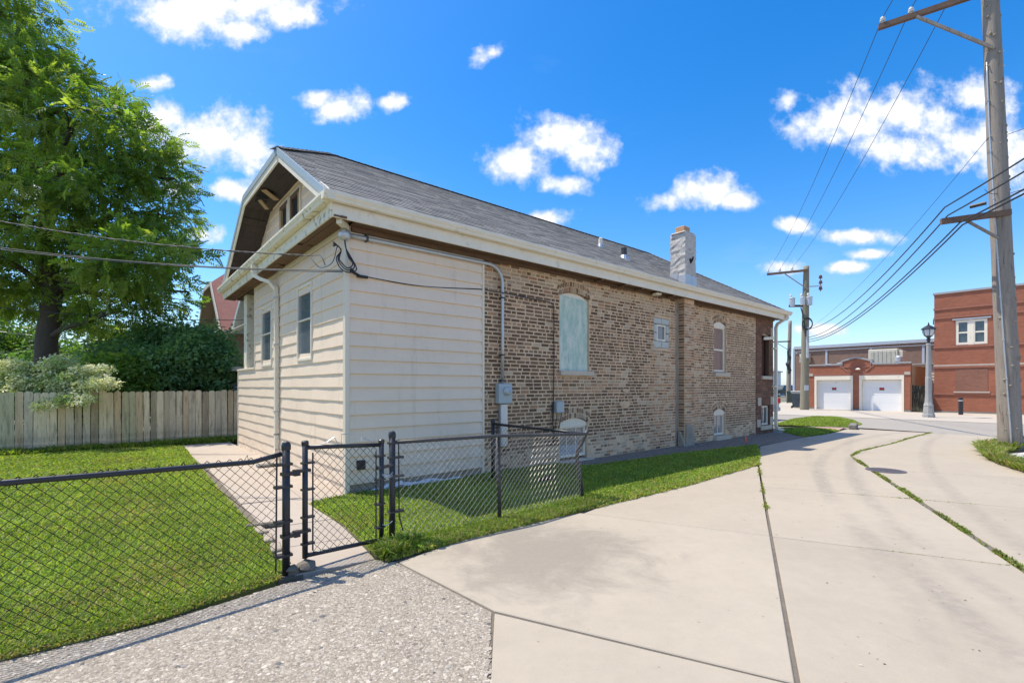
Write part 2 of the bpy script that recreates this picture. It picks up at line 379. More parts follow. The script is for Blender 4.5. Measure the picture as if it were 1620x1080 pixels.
# ------------------------------------------------------------------ ground
def concrete(name, col, var=.12, fine=.16, stain=None, bmp=.25, tracks=False):
    m, g, bs, out = material(name); p = pos(g)
    oi = g.new('ShaderNodeObjectInfo')
    n1 = g.noise(p, .8, 8, .68, .4); n2 = g.noise(p, 7, 7, .7); n3 = g.noise(p, 160, 3, .6)
    f = g.math('ADD', 1.0, g.math('MULTIPLY', g.math('SUBTRACT', n1, .5), var*2))
    f = g.math('ADD', f, g.math('MULTIPLY', g.math('SUBTRACT', n2, .5), var*1.3))
    f = g.math('ADD', f, g.math('MULTIPLY', g.math('SUBTRACT', n3, .5), fine))
    f = g.math('ADD', f, g.math('MULTIPLY', g.math('SUBTRACT', oi.outputs['Random'], .5), .07))
    # small dark specks and chips
    vo = g.new('ShaderNodeTexVoronoi'); vo.inputs['Scale'].default_value = 5.5; g.l.new(p, vo.inputs['Vector'])
    spk = g.math('SUBTRACT', 1.0, g.ramp(vo.outputs['Distance'], .02, .07)); f = g.math('SUBTRACT', f, g.math('MULTIPLY', spk, .34))
    pit = g.ramp(g.noise(p, 75, 3, .5), .64, .74); f = g.math('SUBTRACT', f, g.math('MULTIPLY', pit, .16))
    drk = g.ramp(g.noise(p, 2.4, 9, .78, .8), .57, .74); f = g.math('SUBTRACT', f, g.math('MULTIPLY', drk, .13))
    vo2 = g.new('ShaderNodeTexVoronoi'); vo2.inputs['Scale'].default_value = 1.15; g.l.new(g.vmath('ADD', p, g.vmath('SCALE', g.comb(g.noise(p, 4, 4), g.noise(p, 5, 4), 0.0), sc=.35)), vo2.inputs['Vector'])
    oil = g.math('MULTIPLY', g.math('SUBTRACT', 1.0, g.ramp(vo2.outputs['Distance'], .03, .16)), g.ramp(g.noise(p, .9, 3), .5, .62)); f = g.math('SUBTRACT', f, g.math('MULTIPLY', oil, .20))
    cc = g.vmath('SCALE', rgba(col), sc=f)
    if stain:
        d = g.math('DIVIDE', g.vmath('DISTANCE', p, (stain[0], stain[1], 0)), stain[2])
        k = g.math('ADD', g.math('SUBTRACT', 1.0, d), g.math('MULTIPLY', g.math('SUBTRACT', g.noise(p, 1.9, 9, .72, .6), .5), 2.0))
        k = g.math('MULTIPLY', g.ramp(k, -.05, .7), g.math('ADD', .35, g.math('MULTIPLY', g.noise(p, 30, 8, .8), 1.1)))
        cc = g.mix(g.math('MULTIPLY', k, .68), cc, rgba(stain[3]))
    if tracks:   # rubber worn into the lane by turning cars
        for (cx, cy, r, w, s) in TRACKS:
            d = g.math('ABSOLUTE', g.math('SUBTRACT', g.vmath('DISTANCE', p, (cx, cy, 0)), r))
            k = g.math('MULTIPLY', g.math('SUBTRACT', 1.0, g.ramp(d, w*.2, w)), g.math('MULTIPLY', g.ramp(g.noise(p, .6, 5, .6), .28, .5), g.ramp(g.noise(p, 9, 6, .7), .2, .75)))
            cc = g.mix(g.math('MULTIPLY', k, s), cc, (.20, .18, .16, 1))
    g.l.new(cc, bs.inputs['Base Color']); bs.inputs['Roughness'].default_value = .86; bs.inputs['Specular IOR Level'].default_value = .3
    h = g.math('ADD', g.math('MULTIPLY', n3, .6), n2); bump(g, bs, h, bmp, .006); return m
def circ(p, q, r):
    (ax, ay), (bx, by), (cx, cy) = p, q, r
    d = 2*(ax*(by-cy)+bx*(cy-ay)+cx*(ay-by))
    ux = ((ax*ax+ay*ay)*(by-cy)+(bx*bx+by*by)*(cy-ay)+(cx*cx+cy*cy)*(ay-by))/d
    uy = ((ax*ax+ay*ay)*(cx-bx)+(bx*bx+by*by)*(ax-cx)+(cx*cx+cy*cy)*(bx-ax))/d
    return ux, uy, math.hypot(ax-ux, ay-uy)
TRACKS = []
for tri, w, s in ((((1345,699),(1297,735),(1318,790)), .15, .42), (((1390,702),(1345,745),(1384,800)), .14, .36), (((1384,800),(1420,850),(1475,920)), .16, .24), (((1470,700),(1464,724),(1480,752)), .16, .36), (((1318,790),(1360,850),(1420,930)), .15, .22)):
    cx, cy, r = circ(*[gp(*q) for q in tri]); TRACKS.append((cx, cy, r, w, s))
stc = gp(960, 880)
CONC = concrete('alley_concrete', (.41, .35, .272), .15, .22, tracks=True)
APRON = concrete('apron_concrete', (.42, .36, .28), .15, .22, (stc[0]-.55, stc[1]+.1, 1.2, (.22,.19,.155)))
WALK = concrete('walk_concrete', (.43, .365, .30), .17, .2, bmp=.3)
PAVE = concrete('far_concrete', (.47, .415, .34), .10, .1); ASPHALT = concrete('grey_street_surface', (.35, .315, .265), .09, .12)
CURBSTONE = concrete('kerb_stone', (.22, .205, .185), .3, .3, bmp=.6)
PALEPAD = concrete('pale_concrete', (.56, .54, .50), .15, .2)
m, g, bs, out = material('exposed_aggregate'); p = pos(g)
v1 = g.new('ShaderNodeTexVoronoi'); v1.inputs['Scale'].default_value = 62; g.l.new(p, v1.inputs['Vector'])
v2 = g.new('ShaderNodeTexVoronoi'); v2.inputs['Scale'].default_value = 27; g.l.new(p, v2.inputs['Vector'])
nz = g.noise(p, 1.3, 8, .7); nf = g.noise(p, 30, 6, .7)
_, _, hz = g.sep(v1.outputs['Color'])
f = g.math('ADD', .50, g.math('ADD', g.math('MULTIPLY', hz, .42), g.math('MULTIPLY', nz, .62)))
cc = g.vmath('SCALE', (.36, .305, .235, 1), sc=f); cc = g.mix(g.ramp(nf, .54, .68), cc, (.19, .16, .125, 1)); cc = g.mix(g.math('MULTIPLY', g.ramp(g.noise(p, 1.1, 8, .7, .6), .5, .68), .55), cc, (.24, .20, .155, 1)); cc = g.mix(g.math('MULTIPLY', g.ramp(g.noise(p, 3.1, 6, .65, .3), .58, .66), .5), cc, (.46, .40, .32, 1))
g.l.new(cc, bs.inputs['Base Color']); bs.inputs['Roughness'].default_value = .9
h = g.math('ADD', g.math('MULTIPLY', g.math('SUBTRACT', 1.0, v1.outputs['Distance']), .6), g.math('ADD', g.math('MULTIPLY', nf, 1.3), g.math('MULTIPLY', g.math('SUBTRACT', 1.0, v2.outputs['Distance']), .5)))
bump(g, bs, h, .8, .02); AGGREGATE = m
SOIL = simple('dark_soil', (.105, .085, .062), .95, .35, 5, bmp=.9, bscale=45); GRAVELBED = simple('grey_soil_and_gravel', (.235, .195, .155), .95, .35, 6, bmp=.9, bscale=60)
TURF = simple('turf_base', (.24, .25, .075), .95, .45, 2.5, bmp=.8, bscale=70, dirt=((.30,.23,.115), 1.1, .56, .74, .7))
JOINT = simple('joint_filler', (.16, .135, .105), .95, .4, 12, bmp=.6); TERRAIN = simple('terrain', (.17, .16, .11), .95, .3, .5, bmp=.3)
PEBBLE = simple('pebbles', (1,1,1), .75, .15, 20, bmp=.2, use_attr=True); ROCK = simple('broken_concrete', (.20, .165, .125), .9, .35, 12, bmp=.7, bscale=40)

structure(one('ground', TERRAIN, None, 'poly', [(-500,-200),(500,-200),(500,900),(-500,900)], -.3, -.06))
AV = Vector((.4378, .8991)); BV = Vector((.8991, -.4378)); P0 = Vector((2.607, 4.80)); ROW = 2.66; LANE = 1.83
def A(a, b): v = P0+AV*a+BV*b; return (v.x, v.y)
def seg(p, q, n=2, j=.0): return [(p[0]+(q[0]-p[0])*i/n+rnd.uniform(-j,j), p[1]+(q[1]-p[1])*i/n+rnd.uniform(-j,j)) for i in range(n)]
alley = structure(one('alley', JOINT, None, 'poly', [(-3.2,-3.0), (9.5,-3.0), A(2,9), hw(18,-14)[:2], hw(18.05,-1)[:2], gp(1343,676), gp(1200,700), gp(1000,786), gp(600,884), (-3.2,2.2)], -.1, -.010))
G = .0075
def slab(pts, m=CONC, z=0.0, parent=alley, name='concrete_slab', gap=G):
    b = MB(); b.poly(pts, -.09, z, .006)
    # open the joint by shrinking the slab a little
    o = b.build(name, m, parent); return o
def rect(a0, a1, b0, b1, m=CONC, g0=G, gl=G):
    return slab([A(a0+g0,b0+gl), A(a1-g0,b0+gl), A(a1-g0,b1-gl), A(a0+g0,b1-gl)], m, rnd.uniform(-.002,.002))
for k in range(-3, 2):
    if k > -3: rect(k*ROW, (k+1)*ROW, .008, LANE-.028)
    rect(k*ROW, (k+1)*ROW, LANE+.028, 4.6)
seam = [gp(1347,720.5), gp(1359,713.7), gp(1413.6,700.7), gp(1446,690.6), gp(1473,683.8)]
s0, s1 = Vector(seam[0]), Vector(seam[-1])
cut = Vector(hw(18.0, hl(*seam[-1])[1])[:2])
left_edge = [gp(1362,676.6), gp(1343,678), gp(1327,682.5), gp(1305,687), gp(1270,691.8), gp(1240,698), gp(1203,706), gp(1201,718)]
far_l = [A(5.32+G,.012), A(5.32+G,LANE-.02)] + [(p[0]-.012, p[1]+.014) for p in seam] + [tuple(cut), hw(18.0,-.8)[:2]] + left_edge
slab(far_l)
far_r = [A(5.32+G,LANE+.02)] + [(p[0]+.012, p[1]-.014) for p in seam] + [tuple(cut+Vector((.012,-.014))), hw(18.0,-14)[:2], A(5.32+G, 9), A(5.32+G,LANE+.04)]
slab(far_r[:-1])
rect(5.32-2*ROW, 5.32, 4.6, 9); 
lawn_edge = [gp(1200,733), gp(1090,765), gp(960,797)]
slab([gp(924,811.3), A(G,-.012), A(6.4,-.012)] + lawn_edge, APRON)
slab([gp(632,889), gp(750,846), gp(918,811.3), A(-G,-.012), A(-ROW+G,-.012), (gp(780,966)[0]+.012, gp(780,966)[1]+.004)], APRON, .002)
slab([(gp(780,967)[0]+.012, gp(780,967)[1]-.016), A(-ROW-G,-.012), A(-5.5,-.012), (-.08,-.7)], APRON, -.001)
agg = structure(one('aggregate_paving', AGGREGATE, None, 'poly', [gp(0,1045), gp(250,985), gp(440,925), gp(500,912), gp(592,884), gp(627,888.5), (gp(779,967)[0]-.006, gp(779,967)[1]), (-.095,-.7), (-.1,-5), (-7,-5), (-5,1.4)], -.09, -.004))
# walk from the gate to the house, patio beside the front wall
walk = structure(one('garden_walk', JOINT, None, 'poly', [gp(440,915), gp(590,878), gp(545,830), gp(488,795), hw(-.02,0)[:2], hw(-.02,8.8)[:2], hw(-2,8.7)[:2], gp(290,706), gp(395,838)], -.08, -.012))
def wslab(pts, z=.0): return slab(pts, WALK, z, walk, 'walk_slab')
wq = lambda s, t: (lambda l, r: (l[0]+(r[0]-l[0])*t, l[1]+(r[1]-l[1])*t))(*[(np.interp(s, [0,1,2,3], [p[0] for p in e]), np.interp(s, [0,1,2,3], [p[1] for p in e])) for e in (WL, WR)])
WL = [gp(466,908), gp(432,846), gp(396,812), gp(330,742)]; WR = [gp(593,882), gp(545,832), gp(489,797), gp(425,748)]
for a, b in ((0,.62),(.63,1.3),(1.31,2.15),(2.16,3.0)):
    wslab([wq(a,0), wq(a,1), wq((a+b)/2,1), wq(b,1), wq(b,0), wq((a+b)/2,0)], rnd.uniform(-.006,.004))
wslab([hw(-.03,.02)[:2], gp(489,796.5), gp(427,749), hw(-.03,3.3)[:2]], .002)
wslab([gp(329,741), gp(424,747.5), hw(-.03,3.32)[:2], hw(-.03,5.2)[:2], gp(300,719)], -.003)
wslab([gp(299,718), hw(-.03,5.22)[:2], hw(-.03,8.7)[:2], hw(-1.6,8.6)[:2], gp(290,707)], .002)
# broken timber and stone edging between walk and lawn
edging = thing('path_edging', 'broken pale edging stones between the walk and the left lawn just inside the gate post', 'edging', (*gp(425,860), 0))
for i, (u, v, L, w) in enumerate(((412,842,.30,.09),(424,856,.26,.08),(437,872,.26,.09),(447,886,.2,.08),(418,834,.34,.06))):
    x, y = gp(u, v); b = MB(); b.cbox(-w/2, w/2, -L/2, L/2, 0, .05, .012); o = b.build('edging_stone', EDGESTONE if i < 4 else ROCK, edging)
    o.location = (x-edging.location.x, y-edging.location.y, rnd.uniform(-.01,.01)); o.rotation_euler = (rnd.uniform(-.08,.08), rnd.uniform(-.08,.08), .62+rnd.uniform(-.12,.12) if i < 4 else -1.1)
def boulder(name, r, m, seed, n=10, sq=.7):
    q = random.Random(seed); b = MB(); import bmesh
    bm = bmesh.new(); bmesh.ops.create_icosphere(bm, subdivisions=2, radius=1)
    ph = [q.uniform(0,6) for _ in range(6)]
    for v in bm.verts:
        c = v.co; k = 1+.22*math.sin(3*c.x+ph[0])*math.sin(2.6*c.y+ph[1])+.16*math.sin(5*c.z+ph[2]+2*c.x)+q.uniform(-.12,.12)
        v.co = Vector((c.x*r*k, c.y*r*k*q.uniform(.97,1.03), c.z*r*sq*k))
    me = bpy.data.meshes.new(name); bm.to_mesh(me); bm.free(); me.materials.append(m); o = bpy.data.objects.new(name, me); COL.objects.link(o); return o
for u, v, r, lb in ((464,905,.055,'smaller dark lump of broken concrete against the foot of the black gate post'),(485,899,.075,'larger broken lump of concrete and earth at the gate opening')):
    o = boulder('concrete_lump', r, ROCK, u); o.location = (*gp(u, v), .02); o.rotation_euler = (.2,.1,u); tag(o, lb, 'rubble', 'rubble at the gate')

# lawn bases, soil beds
LAWN_L = [gp(0,1042), gp(130,1012), gp(250,980), gp(350,945), gp(440,914), gp(448,896), gp(432,868), gp(404,840), gp(345,775), gp(290,706), hw(-1.7,8.75)[:2], hw(-9,8.8)[:2], (-9.5,1.6)]
LAWN_R = [gp(489,797), gp(545,785), hw(.0,-.04)[:2], hw(4.1,-.04)[:2], gp(930,738), gp(1060,720), gp(1197,704), gp(1203,720), gp(1201,733), gp(1090,766), gp(960,798), gp(750,846), gp(612,886), gp(592,876), gp(545,831)]
VERGE_L = [hw(-1.7,8.3)[:2], hw(1.2,8.3)[:2], hw(1.2,8.86)[:2], hw(-1.7,8.86)[:2]]
structure(one('lawn', TURF, None, 'poly', LAWN_L, -.08, .006)); structure(one('lawn', TURF, None, 'poly', LAWN_R, -.08, .008))
structure(one('soil_bed', GRAVELBED, None, 'poly', [hw(4.0,-.0)[:2], gp(930,738.5), gp(1060,720.5), gp(1197,704.5), gp(1240,697.5), gp(1270,691), gp(1290,683), hw(16.2,.8)[:2], hw(14.3,.0)[:2]], -.08, .002))
# street behind the house, far pavements, second alley
structure(one('street', ASPHALT, None, 'poly', [hw(18.02,-60)[:2], hw(25.5,-60)[:2], hw(25.5,60)[:2], hw(18.02,60)[:2]], -.2, -.012))
structure(one('pavement', PAVE, None, 'poly', [hw(25.51,-60)[:2], hw(34.9,-60)[:2], hw(34.9,60)[:2], hw(25.51,60)[:2]], -.2, .01))
structure(one('back_alley', PAVE, None, 'poly', [hw(34.91,5.6)[:2], hw(120,5.6)[:2], hw(120,12.2)[:2], hw(34.91,12.2)[:2]], -.2, .004))
structure(one('yard_path', PAVE, None, 'poly', [hw(14.6,2.9)[:2], hw(18.0,2.9)[:2], hw(18.0,40)[:2], hw(14.6,40)[:2]], -.2, -.02))
# grass islands on the corner behind the house
def mound(name, pts, h, m, n=7):
    c = Vector((sum(p[0] for p in pts)/len(pts), sum(p[1] for p in pts)/len(pts))); b = MB(); P = []
    for i in range(len(pts)):
        p, q = Vector(pts[i]), Vector(pts[(i+1)%len(pts)])
        for k in range(4): P.append(p.lerp(q, k/4))
    rings = []
    for r in range(n+1):
        t = r/n; rings.append([(c.x+(p.x-c.x)*(1-t*.98), c.y+(p.y-c.y)*(1-t*.98), h*(1-(1-t)**2)) for p in P])
    for r in range(n):
        for i in range(len(P)):
            j = (i+1) % len(P); b.face([rings[r][i], rings[r][j], rings[r+1][j], rings[r+1][i]])
    return structure(b.build(name, m, None, True))
ISL_U = [gp(1225,672), gp(1250,664), gp(1283,659.5), gp(1332,661), gp(1352,665.5), gp(1363,671), gp(1343,675.5), gp(1289,674)]
ISL_D = [gp(1226,678.5), gp(1290,678.5), gp(1327,681.5), gp(1305,686.5), gp(1270,690.8), gp(1240,684)]
mound('grass_island', ISL_U, .17, TURF); mound('grass_island', ISL_D, .10, TURF)
kb = thing('kerb_stone', 'dark broken kerb block at the tip of the corner grass island', 'kerb stone', (*gp(1350,677.5), 0), HROT+.2)
b = MB(); b.cbox(-.55, .5, -.12, .12, 0, .17, .03); b.build('block', CURBSTONE, kb); b = MB(); b.cbox(.1, .62, -.1, .1, .0, .12, .03); b.build('broken_end', CURBSTONE, kb)
structure(one('brick_path', simple('pink_paver', (.42,.26,.21), .9, .2, 6), None, 'poly', [gp(1290,675.3), gp(1335,677), gp(1327,680.7), gp(1292,677.8)], -.05, .012))
verge_pts = [gp(1548,712), gp(1575,733), gp(1640,754), (12.5,7.5), (15.5,10.2), (13.8,13.0), gp(1590,705)]
structure(one('verge', SOIL, None, 'poly', verge_pts, -.08, .012))
one('pad', PALEPAD, None, 'poly', [gp(1572,727), gp(1600,719.5), gp(1640,716), (11.8,9.1), gp(1650,742), gp(1605,738)], -.05, .035).name = 'concrete_pad'
structure(bpy.data.objects['concrete_pad'])
# manhole cover
mh = thing('manhole_cover', 'round dark iron manhole cover across the grassy seam of the alley', 'manhole cover', (*gp(1401,744), 0), .4)
IRON = simple('cast_iron', (.16, .14, .145), .55, .3, 12, metal=.4, bmp=.3)
mh_x = gp(1426,744)[0]-gp(1401,744)[0]
one('ring', IRON, mh, 'lathe', [(mh_x*1.06,-.02),(mh_x*1.06,.006),(mh_x*.98,.008),(mh_x*.96,.004)], n=32)
b = MB(); b.lathe([(mh_x*.94,-.02),(mh_x*.94,.006)], n=32)
for i in range(-5,6):
    for j in range(-5,6):
        if math.hypot(i,j) < 5.2: b.box(i*mh_x*.165-.012, i*mh_x*.165+.012, j*mh_x*.165-.012, j*mh_x*.165+.012, .005, .010)
b.build('lid', IRON, mh)

# loose stones set in the worn paving (too many to count)
def in_poly(P, pts):
    x, y = P[:,0], P[:,1]; ins = np.zeros(len(P), bool); n = len(pts)
    for i in range(n):
        x0, y0 = pts[i-1][:2]; x1, y1 = pts[i][:2]
        c = ((y0 > y) != (y1 > y)) & (x < (x1-x0)*(y-y0)/(y1-y0+1e-12)+x0); ins ^= c
    return ins
RS = np.random.RandomState(5)
def scatter(pts, n, dens=None):
    P = np.array([p[:2] for p in pts]); lo, hi = P.min(0), P.max(0); out = []
    while sum(len(o) for o in out) < n:
        q = RS.uniform(lo, hi, (n*2, 2)); q = q[in_poly(q, pts)]
        if dens is not None: q = q[RS.rand(len(q)) < dens(q)]
        out.append(q)
    return np.concatenate(out)[:n]
def near(q):      # thinner where the ground is farther from the camera or out of view
    d = np.hypot(q[:,0], q[:,1]); w = np.clip((3.2/np.maximum(d, .5))**1.6, 0, 1)
    return np.where((q[:,1] < 2.0) | (q[:,0] < -1.25*q[:,1]), .02, w)
def stones(name, pts, n, r0, r1, pal, dens=near, z=0.0, flat=.55):
    q = scatter(pts, n, dens); k = len(q)
    oct_v = np.array([(1,0,0),(.3,.95,.1),(-.8,.55,0),(-.8,-.6,0),(.35,-.9,.05),(.1,.05,.9),(0,0,-.8)], np.float32)
    tris = np.array([(0,1,5),(1,2,5),(2,3,5),(3,4,5),(4,0,5)])
    r = (r0+(r1-r0)*RS.rand(k)**2.5)[:,None]; a = RS.rand(k)*6.28; ca, sa = np.cos(a)[:,None], np.sin(a)[:,None]
    V = oct_v[None]*np.ones((k,1,1))*(.8+.4*RS.rand(k,7,1)); X = V[...,0]*(1+.5*RS.rand(k,1)); Y = V[...,1]
    W = np.stack([(X*ca-Y*sa)*r+q[:,:1], (X*sa+Y*ca)*r+q[:,1:], V[...,2]*r*flat+z], -1).reshape(-1, 3)
    F = (tris[None]+np.arange(k)[:,None,None]*7).reshape(-1)
    pal = np.array(pal); c = pal[RS.randint(0, len(pal), k)]*(.75+.5*RS.rand(k,1)); c = np.repeat(c, 7, 0)
    o = np_mesh(name, W, F, np.full(k*5, 3), PEBBLE, c); o['kind'] = 'stuff'; return o
AGGP = [gp(0,1045), gp(250,985), gp(440,925), gp(592,886), gp(626,891), gp(776,967), gp(778,1079), (-2.7,1.7)]
stones('pebbles', AGGP, 30000, .003, .0085, [(.36,.305,.24),(.30,.255,.20),(.41,.36,.29),(.25,.21,.165),(.46,.41,.34)], z=-.004, flat=.5)
stones('pebbles', AGGP, 3200, .007, .017, [(.42,.365,.29),(.36,.31,.245),(.47,.42,.345),(.27,.23,.18),(.22,.185,.145)], z=-.004, flat=.28)
stones('pebbles', AGGP, 90, .008, .020, [(.10,.10,.10),(.15,.14,.13),(.22,.2,.18),(.30,.27,.23)], z=-.003, flat=.6)
stones('gravel', [hw(4.0,-.0)[:2], gp(930,738), gp(1060,720), gp(1197,704), gp(1265,691), gp(1280,684), hw(14.7,.3)[:2], hw(14.3,.0)[:2]], 5000, .006, .026, [(.17,.145,.12),(.24,.205,.17),(.13,.105,.085),(.30,.26,.22)], None)
stones('rubble', [hw(8.3,-.02)[:2], hw(8.3,-.55)[:2], hw(9.6,-.5)[:2], hw(9.6,-.02)[:2]], 140, .012, .06, [(.20,.18,.16),(.26,.24,.22),(.12,.11,.1)], None)
stones('rubble', [hw(14.4,-.1)[:2], hw(14.3,-.7)[:2], hw(16.2,-.5)[:2], hw(16.0,.1)[:2]], 160, .02, .08, [(.30,.28,.25),(.36,.34,.31),(.2,.18,.16)], None)

# ------------------------------------------------------------------ grass (blades that nobody could count)
GRASS = leaf_mat('grass_blades', .45, .55, (1.25, 1.3, .5))
def mound_z(pts, h):
    P = np.array([p[:2] for p in pts]); c = P.mean(0)
    def f(q):
        d = q-c; k = np.full(len(q), 1e-6)
        for i in range(len(P)):
            a, b = P[i-1]-c, P[i]-c; e = b-a; den = d[:,0]*e[1]-d[:,1]*e[0]; t = (a[0]*e[1]-a[1]*e[0])/np.where(abs(den) < 1e-9, 1e-9, den); s_ = (a[0]*d[:,1]-a[1]*d[:,0])/np.where(abs(den) < 1e-9, 1e-9, den)
            ok = (t > 0) & (s_ >= -1e-6) & (s_ <= 1+1e-6); k = np.where(ok, np.maximum(k, 1/np.maximum(t, 1e-6)), k)
        tt = np.clip(1-k, 0, 1); return h*(1-(1-tt)**2)
    return f
def grass(name, pts, n, h0, h1, pal, dens=near, z=.004, w=.0045, dry=.06, lean=.95, dryfn=None):
    q = scatter(pts, n, dens); k = len(q); d = np.hypot(q[:,0], q[:,1])
    patch = np.sin(q[:,0]*2.1+np.sin(q[:,1]*1.7))*np.sin(q[:,1]*2.6+1.3*np.sin(q[:,0]*1.1)); patch2 = np.sin(q[:,0]*7.3+1)*np.sin(q[:,1]*6.1)
    h = (h0+(h1-h0)*RS.rand(k)**1.6)*(1+.16*patch+.15*patch2); ww = w*np.clip(d/3.5, 1, 6)*(.7+.6*RS.rand(k))
    a = RS.rand(k)*6.283; l = lean*(.2+RS.rand(k)); s = RS.rand(k)*6.283
    px, py = np.cos(s)*ww, np.sin(s)*ww; lx, ly = np.cos(a)*l*h, np.sin(a)*l*h
    Z = z(q) if callable(z) else np.full(k, z)
    V = np.stack([np.stack([q[:,0]-px, q[:,1]-py, Z], -1), np.stack([q[:,0]+px, q[:,1]+py, Z], -1),
        np.stack([q[:,0]+lx*.4+px*.8, q[:,1]+ly*.4+py*.8, Z+h*.62], -1), np.stack([q[:,0]+lx*.4-px*.8, q[:,1]+ly*.4-py*.8, Z+h*.62], -1),
        np.stack([q[:,0]+lx, q[:,1]+ly, Z+h*(1-.35*l)], -1)], 1).reshape(-1, 3)
    F = (np.array([0,1,2,3, 3,2,4])[None]+np.arange(k)[:,None]*5).reshape(-1); sizes = np.tile([4,3], k)
    pal = np.array(pal); c = pal[RS.randint(0, len(pal), k)]*(.8+.4*RS.rand(k,1)); t = np.clip(.5+.5*patch+.35*patch2, 0, 1)[:,None]
    c = c*(.88+.24*t)
    dp = dry*(1.0 if dryfn is None else dryfn(q)); dm = RS.rand(k) < dp
    c[dm] = np.array((.42,.34,.14))*(.7+.6*RS.rand(dm.sum(),1))
    o = np_mesh(name, V, F, sizes, GRASS, np.repeat(c, 5, 0)); o['kind'] = 'stuff'; return o
PAL = [(.28,.39,.06),(.33,.43,.075),(.23,.34,.052),(.40,.45,.10),(.18,.29,.045)]
PALD = [(.20,.29,.045),(.155,.24,.04),(.25,.32,.065)]
def dry_r(q): return 1+5*np.clip(np.sin(q[:,0]*3.1+1)*np.sin(q[:,1]*2.7)-.2, 0, 1)*(q[:,1] < 6.3)
def dry_l(q): return 1+4*np.clip(np.sin(q[:,0]*1.9+.7)*np.sin(q[:,1]*1.6+2)+.35*np.sin(q[:,0]*5.3)*np.sin(q[:,1]*4.7)-.25, 0, 1)
grass('grass', LAWN_L, 220000, .02, .058, PAL, dry=.07, dryfn=dry_l)
grass('clover', LAWN_L, 9000, .015, .035, [(.17,.30,.06),(.20,.34,.07)], lambda q: near(q)*(np.sin(q[:,0]*2.7+.4)*np.sin(q[:,1]*3.3) > .45), w=.012, lean=1.5)
grass('grass', [gp(0,1046), gp(130,1014), gp(250,983), gp(350,949), gp(444,918), gp(440,905), gp(350,935), gp(250,966), gp(130,998), gp(0,1026)], 6000, .012, .045, PAL, None, dry=.5, lean=1.2)
grass('grass', LAWN_R, 110000, .022, .062, PAL, lambda q: np.clip((4.5/np.hypot(q[:,0],q[:,1]))**1.2, 0, 1), dry=.06, dryfn=dry_r)
grass('grass', [gp(585,868), gp(620,866), gp(750,838), gp(790,826), gp(960,790), gp(1090,760), gp(1197,728), gp(1203,735), gp(1090,768), gp(960,800), gp(750,851), gp(612,890)], 14000, .02, .07, PAL, lambda q: np.clip((4.5/np.hypot(q[:,0],q[:,1]))**1.2, 0, 1), dry=.32, lean=1.1)
grass('grass', ISL_U, 26000, .025, .06, PAL, None, z=mound_z(ISL_U, .17), w=.0035, dry=.12); grass('grass', ISL_D, 15000, .025, .055, PAL, None, z=mound_z(ISL_D, .10), w=.0035, dry=.08)
grass('grass', [hw(-9,8.3)[:2], hw(1.2,8.3)[:2], hw(1.2,8.84)[:2], hw(-9,8.84)[:2]], 14000, .05, .18, PALD, None, w=.005)
def strip(p, q, w): p, q = Vector(p), Vector(q); n = (q-p).normalized(); n = Vector((-n.y, n.x))*w; return [tuple(p+n), tuple(q+n), tuple(q-n), tuple(p-n)]
tuft = lambda q: np.clip(np.sin(q[:,1]*4.1+q[:,0])*1.4+.75, .03, 1)
grass('joint_grass', strip(A(-4,LANE), A(7,LANE), .03), 7000, .012, .05, PALD+[(.12,.12,.04)], tuft, z=-.018, w=.005, dry=.2, lean=1.1)
for i in range(len(seam)-1): grass('joint_grass', strip(seam[i], seam[i+1], .035), 700, .012, .045, PALD, None, z=-.018, w=.006, dry=.2, lean=1.1)
grass('joint_grass', strip(A(1.2,0), A(4.6,0), .02), 700, .01, .05, PALD, tuft, z=-.018, dry=.3, lean=1.2)
grass('joint_grass', strip(A(0,.8), A(0,4.6), .013), 600, .01, .03, PALD, tuft, z=-.018, dry=.3, lean=1.2); grass('joint_grass', strip(A(ROW,.6), A(ROW,4.6), .013), 600, .01, .03, PALD, tuft, z=-.018, dry=.3, lean=1.2)
stones('debris', [gp(640,890), gp(924,812), gp(1200,735), A(-2.4,1.7), (-.0,2.45), (-.1,3.1)], 130, .002, .009, [(.10,.08,.06),(.2,.17,.13),(.5,.45,.38),(.16,.10,.06)], None, z=.001)
stones('debris', [A(-2,.05), A(6,.05), A(6,4), A(-2,4)], 150, .003, .011, [(.10,.08,.06),(.2,.17,.13),(.5,.45,.38)], None, z=.001)
grass('weeds', [gp(1548,712), gp(1565,728), gp(1600,741), gp(1650,756), gp(1650,746), gp(1605,735), gp(1575,724), gp(1592,716), gp(1640,712), (13.2,11.6), gp(1592,705)], 17000, .05, .30, PALD+[(.26,.30,.10),(.33,.34,.15)], None, w=.004, dry=.2, lean=1.1)
grass('weeds', [gp(592,872), gp(640,862), gp(668,862), gp(640,878), gp(606,888)], 1800, .05, .16, PALD, None, w=.007, lean=1.0)
# ------------------------------------------------------------------ the brick bungalow
WID, LEN, XB, XE, TOP = 7.17, 14.45, 2.36, 13.14, 3.76
house = thing('brick_house', 'brick bungalow with cream siding, grey shingle roof and boarded window, nearest house beside the alley', 'house', HC, HROT)
def hb(name, m, fn, *a, smooth=False, parent=house, kind=None, **k): return one(name, m, parent, fn, *a, smooth=smooth, kind=kind, **k)

